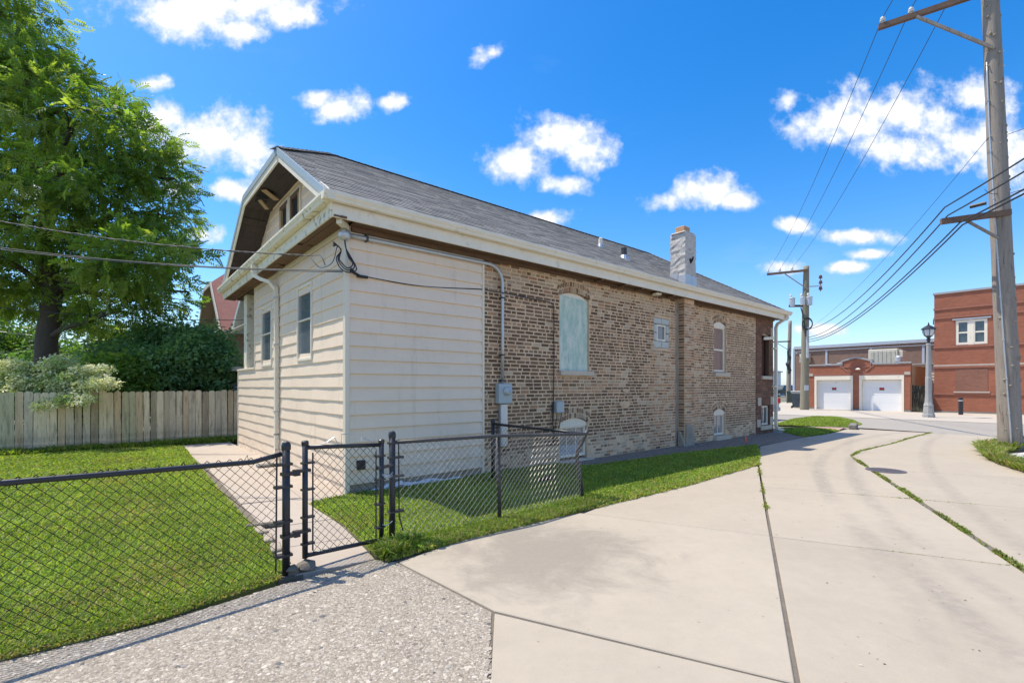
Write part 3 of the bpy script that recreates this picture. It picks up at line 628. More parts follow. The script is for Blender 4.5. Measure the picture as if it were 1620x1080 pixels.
# --- wall core with openings: a grid of strips around the holes, plus the reveals
def holed_wall(b, axis, a0, a1, z0, z1, holes, f, thick):
    """axis 'x': wall runs along x with its face at y=f; axis 'y': runs along y with its face at x=f; thickness inwards (+)"""
    def P(a, d, z): return (a, f+d, z) if axis == 'x' else (f+d, a, z)
    A_ = sorted({a0, a1, *[h[0] for h in holes], *[h[1] for h in holes]}); Z_ = sorted({z0, z1, *[h[2] for h in holes], *[h[3] for h in holes]})
    for i in range(len(A_)-1):
        for j in range(len(Z_)-1):
            am, zm = (A_[i]+A_[i+1])/2, (Z_[j]+Z_[j+1])/2
            if any(h[0] < am < h[1] and h[2] < zm < h[3] for h in holes): continue
            b.face([P(A_[i],0,Z_[j]), P(A_[i+1],0,Z_[j]), P(A_[i+1],0,Z_[j+1]), P(A_[i],0,Z_[j+1])])
    for (h0, h1, g0, g1) in holes:
        b.face([P(h0,0,g0),P(h0,thick,g0),P(h0,thick,g1),P(h0,0,g1)]); b.face([P(h1,0,g0),P(h1,0,g1),P(h1,thick,g1),P(h1,thick,g0)])
        b.face([P(h0,0,g1),P(h0,thick,g1),P(h1,thick,g1),P(h1,0,g1)]); b.face([P(h0,0,g0),P(h1,0,g0),P(h1,thick,g0),P(h0,thick,g0)])
RISE = .10
WIN = {'board': (4.26,5.14,1.83,3.41), 'small': (7.51,8.18,2.45,3.19), 'sash': (10.45,11.17,1.91,3.36), 'base1': (4.26,5.09,.02,.87), 'base2': (10.45,11.13,.10,.88)}
HOLES = list(WIN.values()); BROWN_HOLES = [(13.55,14.22,1.86,3.22), (13.55,14.16,.25,.90)]
b = MB(); holed_wall(b, 'x', XB, XE, -.1, TOP, HOLES, .008, .16)
b.face([(XB,.3,-.1),(LEN,.3,-.1),(LEN,.3,TOP),(XB,.3,TOP)]); b.build('mortar_wall', MORTAR, house)
b = MB(); holed_wall(b, 'x', XE, LEN, -.1, TOP, BROWN_HOLES, -.004, .2); b.face([(LEN,-.004,-.1),(LEN,WID,-.1),(LEN,WID,TOP),(LEN,-.004,TOP)])
b.face([(XB,WID,-.1),(XB,WID,TOP),(LEN,WID,TOP),(LEN,WID,-.1)]); b.face([(XB,5.35,-.1),(XB,WID,-.1),(XB,WID,TOP),(XB,5.35,TOP)])
BROWNMORT = simple('brown_mortar', (.13,.075,.05), .9, .3, 5, bmp=.4); b.build('rear_wall', BROWNMORT, house)

# --- bricks, laid course by course; the 300 that show largest are objects, the rest one joined part
PALB = {'dark': [(.165,.094,.052),(.195,.112,.062),(.135,.080,.048),(.23,.138,.076)], 'mid': [(.27,.17,.105),(.33,.215,.13),(.23,.145,.095)],
        'tan': [(.48,.36,.25),(.54,.42,.29),(.43,.32,.215)], 'orange': [(.46,.26,.145),(.41,.22,.125),(.50,.30,.175)], 'brown': [(.23,.11,.062),(.19,.09,.055),(.27,.135,.08),(.16,.08,.052)]}
COURSE = .0686
def hnoise(x, z): return .5+.25*math.sin(x*1.9+1.7*math.sin(z*2.3+.6))+.25*math.sin(z*3.1+x*.7+1.3*math.sin(x*2.6))
def pick(kind): return kind+str(rnd.randrange(len(PALB[kind])))
def brick_kind(x, z):
    n = hnoise(x, z)+rnd.uniform(-.22,.22)
    if z > 3.30+.12*math.sin(x*2.2): return rnd.choices(['tan','mid','orange','dark'], [.62,.22,.12,.04])[0]
    if 7.15 < x < 10.1: 
        e = min(1, min(x-7.15, 10.1-x)/.5)
        if rnd.random() < .25+.75*e: return rnd.choices(['orange','tan','mid','dark'], [.48,.30,.16,.06])[0]
    if z < .42+.1*math.sin(x*1.4): return rnd.choices(['tan','mid','orange'], [.74,.2,.06])[0]
    if abs(z-1.62) < .22 and 4.0 < x < 6.4: return rnd.choices(['orange','tan','mid','dark'], [.42,.28,.2,.1])[0]
    if n > .88: return rnd.choices(['tan','mid','dark'], [.25,.45,.30])[0]
    return rnd.choices(['dark','mid','tan','orange'], [.66,.235,.055,.05])[0]
def ring_zone(w):
    x0, x1, z0, z1 = w; hwd = (x1-x0)/2; R = (hwd*hwd+RISE*RISE)/(2*RISE); return (x0+x1)/2, z1-R, R, math.asin(hwd/R)
RINGS = {k: ring_zone(WIN[k]) for k in ('board','sash','base1','base2')}
def in_ring(x, z):
    for (cx, cz, R, an) in RINGS.values():
        r = math.hypot(x-cx, z-cz)
        if z > cz and abs(math.atan2(x-cx, z-cz)) < an*1.06 and R-.02 < r < R+.222: return True
    return False
bricks = []      # (x centre, z centre, y face, length, height, depth proud, kind, tilt)
def courses(x0, x1, holes, kindfn, hgt=.047, z0=0.0, ztop=TOP-.02, proud=(.002,.009), head=7, joint=.027):
    n = int((ztop-z0)/COURSE)
    for i in range(n):
        z = z0+(i+.5)*COURSE; hdr = i % head == 3; L = .090 if hdr else .190; x = x0-(0 if i % 2 else L/2)+rnd.uniform(-.02,.02)
        cuts = [(h[0]-.012, h[1]+.012) for h in holes if h[2]-.02 < z < h[3]+.01]
        while x < x1:
            l = L*rnd.uniform(.94,1.04); 
            if not hdr and rnd.random() < .12: l = .09
            segs = [(max(x, x0+.004), min(x+l, x1-.004))]; x += l+joint*rnd.uniform(.8,1.3)
            for c0, c1 in cuts:
                nx = []
                for s0_, s1_ in segs:
                    if s1_ <= c0 or s0_ >= c1: nx.append((s0_, s1_)); continue
                    if s0_ < c0: nx.append((s0_, c0))
                    if s1_ > c1: nx.append((c1, s1_))
                segs = nx
            for s0_, s1_ in segs:
                if s1_-s0_ < .03: continue
                xm = (s0_+s1_)/2
                if in_ring(xm, z) or in_ring(s0_, z) and in_ring(s1_, z): continue
                k = kindfn(xm, z)
                if k == 'tan' and z < .42 and rnd.random() < .5: continue
                bricks.append((xm, z+rnd.uniform(-.003,.003), rnd.uniform(*proud), s1_-s0_, hgt*rnd.uniform(.90,1.05)*(1.0 if k not in ('dark',) or xm < 10 else .86), k, rnd.uniform(-.010,.010)))
courses(XB+.02, 8.57, HOLES, brick_kind); courses(9.06, XE, HOLES, brick_kind)
for k, (cx, cz, R, an) in RINGS.items():
    for ring in range(2):
        r = R+.004+.107*ring; n = int(2*an*r/.068); kinds = ['mid','tan','orange','dark'] if k != 'base1' else ['mid','tan','mid','dark']
        for i in range(n):
            t = -an+2*an*(i+.5)/n; rr = r+.05
            bricks.append((cx+rr*math.sin(t), cz+rr*math.cos(t), rnd.uniform(.003,.010), .053, .098, rnd.choices(kinds, [.35,.35,.2,.1])[0], -t))
def brick_mesh(l, h, col, name='brick'):
    b = MB(); e = .004
    b.solid([(-l/2,.03,-h/2),(l/2,.03,-h/2),(l/2,.03,h/2),(-l/2,.03,h/2),(-l/2,.004,-h/2),(l/2,.004,-h/2),(l/2,.004,h/2),(-l/2,.004,h/2),
             (-l/2+e,0,-h/2+e),(l/2-e,0,-h/2+e),(l/2-e,0,h/2-e),(-l/2+e,0,h/2-e)],
            [(0,1,5,4),(1,2,6,5),(2,3,7,6),(3,0,4,7),(4,5,9,8),(5,6,10,9),(6,7,11,10),(7,4,8,11),(8,9,10,11)], col); return b
lib = {}
for kk, cols in PALB.items():
    for i, c in enumerate(cols): lib[kk+str(i)] = brick_mesh(.2, .052, c).mesh('brick', BRICK)
def bdist(q): X, Y = hw(q[0], 0)[:2]; return -(q[3]*q[4])*max(.2, abs(hw(q[0],0).y*.644-hw(q[0],0).x*.0+1))/(X*X+Y*Y)**1.5
order = sorted(bricks, key=bdist)
big = order[:300]; rest = order[300:]
for (x, z, pr, l, h, k, t) in big: inst('brick', lib[pick(k)], house, (x, .008-pr, z), (0, t, 0), (l/.2, 1, h/.052))
b = MB()
for (x, z, pr, l, h, k, t) in rest:
    q = brick_mesh(l, h, rnd.choice(PALB[k])); M = Matrix.Translation((x, .008-pr, z)) @ Matrix.Rotation(t, 4, 'Y')
    b.solid(q.v, q.f, rnd.choice(PALB[k]), M)
b.build('brickwork', BRICK, house, kind='stuff')
# brown face brick of the rear corner
bricks = []
courses(XE+.004, LEN-.004, BROWN_HOLES+[(13.44,14.36,.90,1.15)], lambda x, z: 'brown', .058, proud=(.003,.006), head=99, joint=.008)
b = MB()
for (x, z, pr, l, h, k, t) in bricks:
    q = brick_mesh(l, h, None); b.solid(q.v, q.f, rnd.choice(PALB['brown']), Matrix.Translation((x, -.004-pr, z)))
b.build('brown_brickwork', BRICK, house, kind='stuff')
# chimney breast with a cement foot
YB = -.174
b = MB(); b.box(8.58, 9.045, YB, .02, -.1, TOP); b.build('chimney_breast', MORTAR, house)
b = MB()
for i in range(int(3.68/COURSE)):
    z = (i+.5)*COURSE
    for (x0, x1) in ([(8.585,8.785),(8.80,8.90),(8.912,9.04)] if i % 2 else [(8.585,8.68),(8.693,8.895),(8.91,9.04)]):
        k = rnd.choices(['orange','tan','mid','dark'], [.45,.3,.18,.07])[0]; q = brick_mesh(x1-x0, .053, None); b.solid(q.v, q.f, rnd.choice(PALB[k]), Matrix.Translation(((x0+x1)/2, YB-rnd.uniform(.002,.007), z)))
    k = rnd.choices(['mid','dark','orange','tan'], [.4,.3,.15,.15])[0]; q = brick_mesh(.15, .053, None)
    b.solid(q.v, q.f, rnd.choice(PALB[k]), Matrix.Translation((8.58-rnd.uniform(.002,.006), YB/2, z)) @ Matrix.Rotation(-PI/2, 4, 'Z'))
b.build('breast_brickwork', BRICK, house, kind='stuff')
b = MB(); b.prism([(0,0),(.44,0),(.40,.30),(.30,.55),(.02,.58)], (8.60,YB-.03,-.02), (8.60,YB+.02,.02), (1,0,0), (0,0,1)); b.build('cement_foot', PARGE, house)
b = MB(); b.prism([(-.20,0),(.0,0),(.0,.4),(-.04,.4)], (8.50,YB*.2,-.02), (8.57,YB*.2,-.02), (0,1,0), (0,0,1)); b.build('cement_fillet', PARGE, house)
b = MB(); b.box(8.46, 8.575, -.002, .006, .1, 3.74); b.build('shadow_gap_stripe', PARGE, house)  # grey strip painting the shadowy gap beside the chimney breast
# parged patches low on the wall
for x0, x1, z0, z1 in ((6.15,6.55,1.02,1.20),(6.25,6.52,1.38,1.47)):
    b = MB(); n = 11; cx, cz = (x0+x1)/2, (z0+z1)/2
    b.prism([(cx+(x1-x0)/2*math.cos(t*2*PI/n)*rnd.uniform(.75,1.1), cz+(z1-z0)/2*math.sin(t*2*PI/n)*rnd.uniform(.75,1.1)) for t in range(n)], (0,.004,0), (0,-.006,0), (1,0,0), (0,0,1)); b.build('mortar_patch', MORTAR, house)

# --- windows of the side wall
def sash(parent, name, x0, x1, z0, z1, f, glass, bars=(), rails=(), w=.05, axis='x', d=.05, fm=WHITE, label=None):
    """window with its own frame ring and pane; f is the face plane (y for axis x, x for axis y)"""
    def bx(b, a0, a1, c0, c1, g0, g1): b.cbox(a0, a1, f+g0, f+g1, c0, c1, .004) if axis == 'x' else b.cbox(f+g0, f+g1, a0, a1, c0, c1, .004)
    b = MB(); bx(b, x0, x0+w, z0, z1, 0, d); bx(b, x1-w, x1, z0, z1, 0, d); bx(b, x0+w, x1-w, z1-w, z1, .001, d); bx(b, x0+w, x1-w, z0, z0+w, .001, d)
    o = b.build(name, fm, parent)
    if label: o['label'] = label
    g_ = MB(); bx(g_, x0+w*.5, x1-w*.5, z0+w*.5, z1-w*.5, d*.62, d*.9); g_.build('pane', glass, o)
    if bars or rails:
        r = MB()
        for a in bars: bx(r, a-.012, a+.012, z0+w, z1-w, d*.30, d*.66)
        for (zr, hw_) in rails: bx(r, x0+w*.9, x1-w*.9, zr-hw_, zr+hw_, d*.12, d*.65)
        r.build('glazing_bar', fm, o)
    return o
def arch_panel(name, w, z_from, y0, y1, m, parent=house):
    x0, x1, z0, z1 = w; cx, cz, R, an = ring_zone(w); n = 14
    prof = [(x1, z_from), (x0, z_from)][::-1] + [(cx+R*math.sin(an-2*an*i/n), cz+R*math.cos(an-2*an*i/n)) for i in range(n+1)]
    b = MB(); b.prism(prof, (0,y1,0), (0,y0,0), (1,0,0), (0,0,1)); return b.build(name, m, parent)
x0, x1, z0, z1 = WIN['board']
bw = one('boarded_window', WHITE, house, 'cbox', x0, x1, .15, .165, z0, z1, .002)
one('board', BOARD, bw, 'prism', [(x0+.005,z0),(x1-.005,z0),(x1-.005,z1-RISE-.03),(x0+.005,z1-RISE+.03)], (0,.06,0), (0,.045,0), (1,0,0), (0,0,1))
arch_panel('arched_header', WIN['board'], z1-RISE-.05, .07, .10, WHITE, bw)
one('sill', STONE, bw, 'cbox', x0-.02, x1+.10, -.055, .15, z0-.10, z0-.002, .008)
x0, x1, z0, z1 = WIN['small']
sm = sash(house, 'small_window', x0+.15, x1-.13, z0+.18, z1-.16, .03, SCREEN, w=.045)
for (a0, a1, c0, c1) in ((x0,x0+.33,z1-.155,z1),(x0+.335,x1,z1-.155,z1),(x0,x0+.33,z0,z0+.175),(x0+.335,x1,z0,z0+.175),(x0,x0+.145,z0+.18,z0+.37),(x0,x0+.145,z0+.375,z1-.16),(x1-.125,x1,z0+.18,z0+.37),(x1-.125,x1,z0+.375,z1-.16)):
    one('glass_block', BLOCK, sm, 'cbox', a0+.004, a1-.004, .012, .10, c0+.004, c1-.004, .012)
x0, x1, z0, z1 = WIN['sash']
sw = sash(house, 'sash_window', x0+.01, x1-.01, z0+.02, z1-RISE-.03, .055, BROWNSHADE, rails=((2.56,.026),), w=.06)
arch_panel('arched_header', WIN['sash'], z1-RISE-.06, .045, .09, WHITE, sw); one('sill', STONE, sw, 'cbox', x0-.02, x1+.12, -.06, .13, z0-.11, z0-.002, .008)
x0, x1, z0, z1 = WIN['base1']
w1 = sash(house, 'basement_window', x0+.01, x1-.01, z0+.06, z1-RISE-.05, .06, CURTAIN, bars=(x0+.27,x0+.54), w=.055)
one('pane_board', simple('foil_faced_board', (.42,.45,.48), .5, .3, 9), w1, 'box', x0+.06, x0+.62, .085, .095, z0+.12, z0+.30)
arch_panel('arched_header', WIN['base1'], z1-RISE-.07, .04, .09, WHITE, w1); one('sill', STONE, w1, 'cbox', x0-.03, x1+.13, -.09, .14, z0-.11, z0+.012, .01)
x0, x1, z0, z1 = WIN['base2']
w2 = sash(house, 'basement_window', x0+.01, x1-.01, z0+.03, z1-RISE-.04, .06, CURTAIN, bars=(x0+.34,), w=.055)
arch_panel('arched_header', WIN['base2'], z1-RISE-.06, .04, .09, WHITE, w2); one('sill', STONE, w2, 'cbox', x0-.05, x1+.14, -.10, .14, z0-.11, z0+.010, .01)
# rear corner: open window hole, basement window, limestone blocks
x0, x1, z0, z1 = BROWN_HOLES[0]
ow = one('open_window', OLDWOOD, house, 'box', x0, x1, .19, .197, z0, z1); one('dark_gap', BLACKIN, ow, 'box', x0, x0+.2, .17, .185, z0, z1)
b = MB(); b.box(x0+.2, x1-.09, .15, .165, z0, z1-.1); b.build('burnt_panel', simple('burnt_red_panel', (.085,.035,.025), .8, .4, 6, dirt=((.5,.47,.45), 5, .66, .70, .8)), ow)
b = MB(); b.cbox(x1-.09, x1, .0, .12, z0, z1-.1, .006); b.build('jamb', OLDWOOD, ow)
b = MB(); b.bar((x0+.02,-.012,z1-.02), (x1-.05,.06,z1-.05), .05, .06); b.build('header_board', RAWWOOD, ow)
b = MB(); b.bar((x0+.06,-.05,z1-.16), (x1+.16,-.06,z1-.09), .03, .09); b.build('loose_board', PEEL, ow)
b = MB(); b.bar((x1+.02,-.035,z1-.1), (x1+.03,-.035,z1+.24), .05, .03); b.build('loose_batten', WHITE, ow)
one('sill', STONE, ow, 'cbox', x0-.03, x1+.06, -.06, .15, z0-.11, z0-.002, .006)
x0, x1, z0, z1 = BROWN_HOLES[1]
w3 = sash(house, 'basement_window', x0+.01, x1-.01, z0+.01, z1-.01, .05, GLASS, bars=(x0+.28,), w=.06); one('sill', STONE, w3, 'cbox', x0-.1, x1+.12, -.05, .14, z0-.14, z0-.002, .008)
for (a0, a1, c0, c1) in ((13.26,13.50,.90,1.16),(14.24,14.43,.92,1.18),(13.2,13.45,.22,.46),(14.2,14.4,.25,.52)): hb('stone_block', STONE, 'cbox', a0, a1, -.022, .05, c0, c1, .006)
b = MB()
for i in range(9): b.box(13.56+i*.072, 13.56+i*.072+.06, -.018, .02, .925, 1.13, rnd.choice(PALB['brown']))
b.build('soldier_course', BRICK, house, kind='stuff')

# --- cream siding of the enclosed porch: every board is a part
EXP = .1945; Z0S = 1.5-7*EXP-.138
def plank_x(x0, x1, zb, zt, name='siding_plank'):      # on the side wall, runs along x, faces -y
    b = MB(); b.prism([(-.004,zt+.012),(-.034,zb),(-.031,zb-.007),(0,zb-.007),(0,zt+.012)], (x0,-.012,0), (x1,-.012,0), (0,1,0), (0,0,1)); return b.build(name, SIDING, house)
def plank_y(y0, y1, zb, zt, xf=-.012, name='siding_plank', wav=.0022):      # on the front wall, runs along y, faces -x; slightly wavy metal
    n = max(2, int((y1-y0)/.16)); b = MB(); ph = rnd.uniform(0,6); R = []
    for i in range(n+1):
        y = y0+(y1-y0)*i/n; w = wav*(math.sin(y*5.1+ph)+.7*math.sin(y*11.3+2*ph))
        R.append([(xf-.004,y,zt+.012),(xf-.023-w,y,zb+.001*math.sin(y*7+ph)),(xf-.019-w,y,zb-.004),(xf,y,zb-.004)])
    for i in range(n):
        for k in range(3): b.face([R[i][k], R[i][k+1], R[i+1][k+1], R[i+1][k]][::-1])
    b.face(R[0][::-1]); b.face(R[-1]); return b.build(name, SIDING, house)
b = MB(); b.box(.0, XB-.002, .0, .3, .10, TOP); b.box(0, .3, .3, 5.35, -.05, TOP); b.box(0, .3, 5.35, WID, -.05, 1.90); b.build('porch_frame', TRIM, house)
hb('foundation', PARGE, 'box', .01, XB-.004, -.006, .29, -.15, .12)
rows = [1.5+(k-7)*EXP for k in range(-1, 19)]
for zb in rows:
    zt = min(zb+EXP, TOP-.12)
    if zb > .05 and zt-zb > .05: plank_x(.032, XB-.03, zb, zt)
hb('frieze_board', TRIM, 'cbox', .0, XB, -.040, -.012, TOP-.115, TOP-.002, .003); hb('end_trim', TRIM, 'cbox', XB-.03, XB+.012, -.052, .0, .02, TOP-.12, .004)
cb = MB(); cb.cbox(-.034, .030, -.052, -.008, -.04, TOP-.004, .004); cb.cbox(-.036, -.008, -.008, .032, -.04, TOP-.004, .004); cb.build('corner_post', TRIM, house)
WF = {'a': (1.36,2.14,1.94,3.21), 'b': (3.86,4.70,1.93,3.19)}
for zb in [1.5+(k-7)*EXP for k in range(-1, 19)]:
    zt = min(zb+EXP, TOP-.10)
    if zt-zb < .05: continue
    right = WID-.02 if zb < 1.85 else 5.33; segs = [(.034, 3.30), (3.32, right)] if zb < 1.85 else [(.034, right)]
    for w in WF.values():
        if zb+.03 > w[2] and zt-.03 < w[3]:
            nx = []
            for s in segs:
                if s[1] <= w[0] or s[0] >= w[1]: nx.append(s)
                else: nx += [(s[0], w[0]+.01), (w[1]-.01, s[1])]
            segs = nx
    zz = max(zb, -.03)
    for s in segs: plank_y(s[0], s[1], zz, zt)
hb('frieze_board', TRIM, 'cbox', -.030, -.012, .034, 5.33, TOP-.10, TOP-.002, .003)
hb('end_trim', TRIM, 'cbox', -.042, .03, 5.33, 5.37, 1.90, TOP-.004, .004); hb('end_trim', TRIM, 'cbox', -.042, .03, WID-.02, WID+.02, -.03, 1.91, .004)
hb('ledge_cap', TRIM, 'cbox', -.055, .30, 5.34, WID+.03, 1.90, 1.945, .006)
for k, w in WF.items(): 
    o = sash(house, 'porch_window', w[0], w[1], w[2], w[3], -.050, SCREEN, rails=((2.62 if k == 'a' else 2.6,.014),), w=.045, axis='y', d=.05)
# porch: post, ceiling, rear wall window
hb('porch_post', PEEL, 'cbox', .0, .27, 6.36, 6.66, 1.945, TOP-.02, .01)
hb('porch_ceiling', SOFFIT, 'box', .0, XB, 5.36, WID+.3, TOP-.02, TOP+.02)
sash(house, 'porch_inner_window', 5.9, 6.8, 1.6, 3.0, XB-.06, SCREEN, w=.07, axis='y')
hb('stair_rail', RUSTPAINT, 'bar', (.9,6.2,2.0), (1.8,6.9,1.75), .09, .12)

# --- roof: clipped gable to the street, hip at the rear
PITCH = .613; ZE = 4.0; YE = -.34; XF = -.32; XR = 14.85; YR = 3.585; ZR = ZE+(YR-YE)*PITCH; XH = XF+(ZR-5.58)/PITCH; YC = YE+(5.58-ZE)/PITCH; XHB = 12.55
RT = [(XF,YE,ZE),(XR,YE,ZE),(XHB,YR,ZR),(XH,YR,ZR),(XF,YC,5.58)]
mir = lambda p: (p[0], 2*YR-p[1], p[2])
b = MB(); T = .10
for poly in (RT, [mir(p) for p in RT][::-1], [(XF,YC,5.58),(XH,YR,ZR),(XF,2*YR-YC,5.58)][::-1], [(XR,YE,ZE),(XR,2*YR-YE,ZE),(XHB,YR,ZR)]):
    b.face(poly); 
b.build('roof_deck', simple('roof_felt', (.06,.06,.065), .95, .3, 5), house)
b = MB()
for poly in (RT, [mir(p) for p in RT][::-1], [(XF,YC,5.58),(XH,YR,ZR),(XF,2*YR-YC,5.58)][::-1]):
    b.face([(p[0]+.012, p[1], p[2]-T) for p in poly][::-1])
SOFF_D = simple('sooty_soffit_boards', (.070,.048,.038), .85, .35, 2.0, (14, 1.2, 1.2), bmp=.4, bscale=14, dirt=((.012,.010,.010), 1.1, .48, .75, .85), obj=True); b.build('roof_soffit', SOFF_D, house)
# asphalt shingles: each tab its own piece
cp = math.cos(math.atan(PITCH)); SL = (YR-YE)/cp; ex = .142; PAN = math.atan(PITCH)
PALS = [(.19,.185,.175),(.215,.208,.195),(.165,.162,.156),(.235,.226,.21),(.20,.19,.178),(.145,.143,.142),(.255,.245,.228)]
def tab(w, h, col=None, name='shingle'):
    b = MB(); t = .014
    b.solid([(0,0,t),(w,0,t),(w,h,.002),(0,h,.002),(0,0,-.002),(w,0,-.002),(w,h,-.002),(0,h,-.002)], [(0,1,2,3),(4,5,1,0),(5,6,2,1),(7,4,0,3)], col); return b
SH = [tab(.3, .17, c).mesh('shingle', SHINGLE) for c in PALS]
tabs = []
nrow = int(SL/ex)
for r in range(-0, nrow+1):
    s = r*ex-.02; ym = YE+s*cp; zm = ZE+s*cp*PITCH
    fz = max(0, min(1, (zm-5.58)/(ZR-5.58))) if zm > 5.58 else 0; xa = XF-.015+(XH-XF)*fz; xb = XR-(XR-XHB)*max(0, s/SL)+.01
    x = xa-rnd.uniform(0,.25); 
    while x < xb:
        w = rnd.choice((.16,.2,.24,.3,.34,.4)); x0_, x1_ = max(x, xa), min(x+w-.004, xb)
        if x1_-x0_ > .04: tabs.append((x0_, ym, zm, x1_-x0_, min(.17, SL-s+.01)))
        x += w
def tdist(t): X, Y = hw(t[0], t[1])[:2]; return math.hypot(X, Y)/math.sqrt(t[3])
tabs.sort(key=tdist)
for (x, y, z, w, h) in tabs[:300]: inst('shingle', rnd.choice(SH), house, (x, y, z), (PAN, 0, 0), (w/.3, h/.17, rnd.uniform(.6,1.0)))
b = MB()
for (x, y, z, w, h) in tabs[300:]:
    q = tab(w, h); b.solid(q.v, q.f, rnd.choice(PALS), Matrix.Translation((x, y, z)) @ Matrix.Rotation(PAN, 4, 'X') @ Matrix.Diagonal((1, 1, rnd.uniform(.6,1.0), 1)))
b.build('shingles', SHINGLE, house, kind='stuff')
def cap_line(p, q, n):      # folded ridge and hip caps
    p, q = Vector(p), Vector(q); d = (q-p)/n; b = MB()
    for i in range(n):
        a = p+d*i; e = p+d*(i+1.25); u = d.normalized(); s_ = Vector((-u.y, u.x, 0)).normalized()
        c = rnd.choice(PALS); dz = Vector((0,0,.115*(.613 if abs(u.z) < .1 else .42)))
        up = Vector((0,0,.012)); b.face([a+up*2.4, e+up, e+up-s_*.14-dz, a+up*2.2-s_*.14-dz], c); b.face([a+up*2.4, a+up*2.2+s_*.14-dz, e+up+s_*.14-dz, e+up], c)
        b.face([a+up*2.4, a+up*2.2-s_*.14-dz, a+up*.8-s_*.14-dz, a+up*.9], c); b.face([a+up*2.4, a+up*.9, a+up*.8+s_*.14-dz, a+up*2.2+s_*.14-dz], c)
    return b
cap_line((XF-.02,YC-.02,5.585), (XH,YR,ZR+.01), 12).build('hip_cap', SHINGLE, house); cap_line((XH-.05,YR,ZR+.005), (XHB,YR,ZR+.005), 78).build('ridge_cap', SHINGLE, house); cap_line((XR,YE,ZE+.01), (XHB,YR,ZR+.01), 34).build('hip_cap', SHINGLE, house)
# rakes and frieze of the clipped gable
def edge_board(p, q, h, t, m, name, drop=0.0, xo=0.0):
    p, q = Vector(p), Vector(q); b = MB(); e = Vector((0,0,-1))
    P = [p+e*drop, q+e*drop, q+e*(drop+h), p+e*(drop+h)]; f = [Vector((v.x+xo, v.y, v.z)) for v in P]; k = [Vector((v.x+xo+t, v.y, v.z)) for v in P]
    b.solid(f+k, [(3,2,1,0),(4,5,6,7),(0,1,5,4),(1,2,6,5),(2,3,7,6),(3,0,4,7)]); return b.build(name, m, house)
PR, PC, PCm, PLe = (XF,YE+.02,ZE+.02), (XF,YC,5.58), (XF,2*YR-YC,5.58), (XF,2*YR-YE,ZE+.02)
for p, q in ((PR,PC),(PC,PCm),(PCm,PLe)):
    edge_board(p, q, .115, .02, FASCIA, 'rake_fascia', -.015, -.03); edge_board(p, q, .115, .03, WHITE, 'rake_board', .10, -.012)
# gable wall, its siding and burnt-out windows
GX = .22; zt_ = lambda y: min(ZE+(min(y,2*YR-y)-YE)*PITCH, 5.58+(GX-XF)*PITCH)-T-.01
GW = [(2.74,3.40,4.2,5.27),(3.50,4.16,4.2,5.27)]
b = MB(); ys = [.1, .8, 1.5, 2.1, 2.74, 3.40, 3.50, 4.16, 5.0, 6.3, 7.05]
for i in range(len(ys)-1):
    a0, a1 = ys[i], ys[i+1]; h = [w for w in GW if w[0] <= a0 < w[1]]
    bands = [(TOP, None)] if not h else [(TOP, h[0][2]), (h[0][3], None)]
    for z0_, z1_ in bands: b.face([(GX,a0,z0_),(GX,a0,z1_ or zt_(a0)),(GX,a1,z1_ or zt_(a1)),(GX,a1,z0_)])
b.build('gable_wall', TRIM, house)
for k in range(0, 9):
    zb = 4.02+k*EXP; zt2 = zb+EXP
    ylo = YE+(zt2-ZE+T)/PITCH+.02; yhi = 2*YR-ylo
    if yhi-ylo < .6 or zt2 > 5.75: continue
    segs = [(max(.12,ylo), yhi)]
    for w in GW:
        if zb < w[3]+.05: segs = [t for s in segs for t in ([s] if s[1] <= w[0]-.05 or s[0] >= w[1]+.05 else [(s[0], w[0]-.05), (w[1]+.05, s[1])]) if t[1]-t[0] > .08]
    for s in segs: plank_y(s[0], s[1], zb, zt2, GX-.002, 'gable_siding_plank')
for i, w in enumerate(GW):
    o = sash(house, 'burnt_window', w[0], w[1], w[2], w[3], GX-.045, BLACKIN, w=.045, axis='y', d=.06, fm=WHITE, label='burnt-out gable window with charred lining')
    b = MB(); b.cbox(GX-.05, GX-.0, w[0]+.04, w[0]+.12, w[2], w[3]-.1, .004); b.build('bare_lining', RAWWOOD if i == 0 else STONE, o)
    b = MB(); b.cbox(GX-.05, GX+.0, w[0]+.04, w[1]-.04, w[3]-.13, w[3]-.045, .004); b.build('scorched_header', OLDWOOD, o); q = MB(); q.cbox(GX-.052, GX-.0, w[1]-.15, w[1]-.04, w[2], w[3]-.13, .004); q.build('bare_lining', OLDWOOD if i == 0 else RAWWOOD, o)
b = MB(); b.bar((XF+.1,3.7,5.36), (XF+.40,3.95,5.31), .12, .02); b.bar((XF+.12,4.1,5.28), (XF+.30,4.3,5.20), .08, .02); b.build('hanging_board', RAWWOOD, house)
for (y0_, y1_, x0_, x1_) in ((3.75,4.25,-.24,-.02),(4.35,4.55,-.2,0)):
    b = MB(); b.box(x0_, x1_, y0_, y1_, 5.385, 5.392); b.build('soffit_hole', BLACKIN, house)
for k in range(13):      # soffit boards under the raking eaves, each its own plank
    for s_ in (0, 1):
        ya, yb = YE+.05+k*.168, YE+.05+k*.168+.160; f_ = (lambda y: 2*YR-y) if s_ else (lambda y: y)
        if yb > YE+(5.40+T-ZE)/PITCH+.1: continue
        zf = lambda y: ZE+(y-YE)*PITCH-T-.004-rnd.uniform(0,.006); za, zb = zf(ya), zf(yb)
        q = MB(); q.solid([(XF+.03,f_(ya),za),(GX,f_(ya),za),(GX,f_(yb),zb),(XF+.03,f_(yb),zb),(XF+.03,f_(ya),za-.015),(GX,f_(ya),za-.015),(GX,f_(yb),zb-.015),(XF+.03,f_(yb),zb-.015)], [(0,1,2,3),(7,6,5,4),(4,5,1,0),(5,6,2,1),(6,7,3,2),(7,4,0,3)]); q.build('soffit_plank', SOFF_D, house)
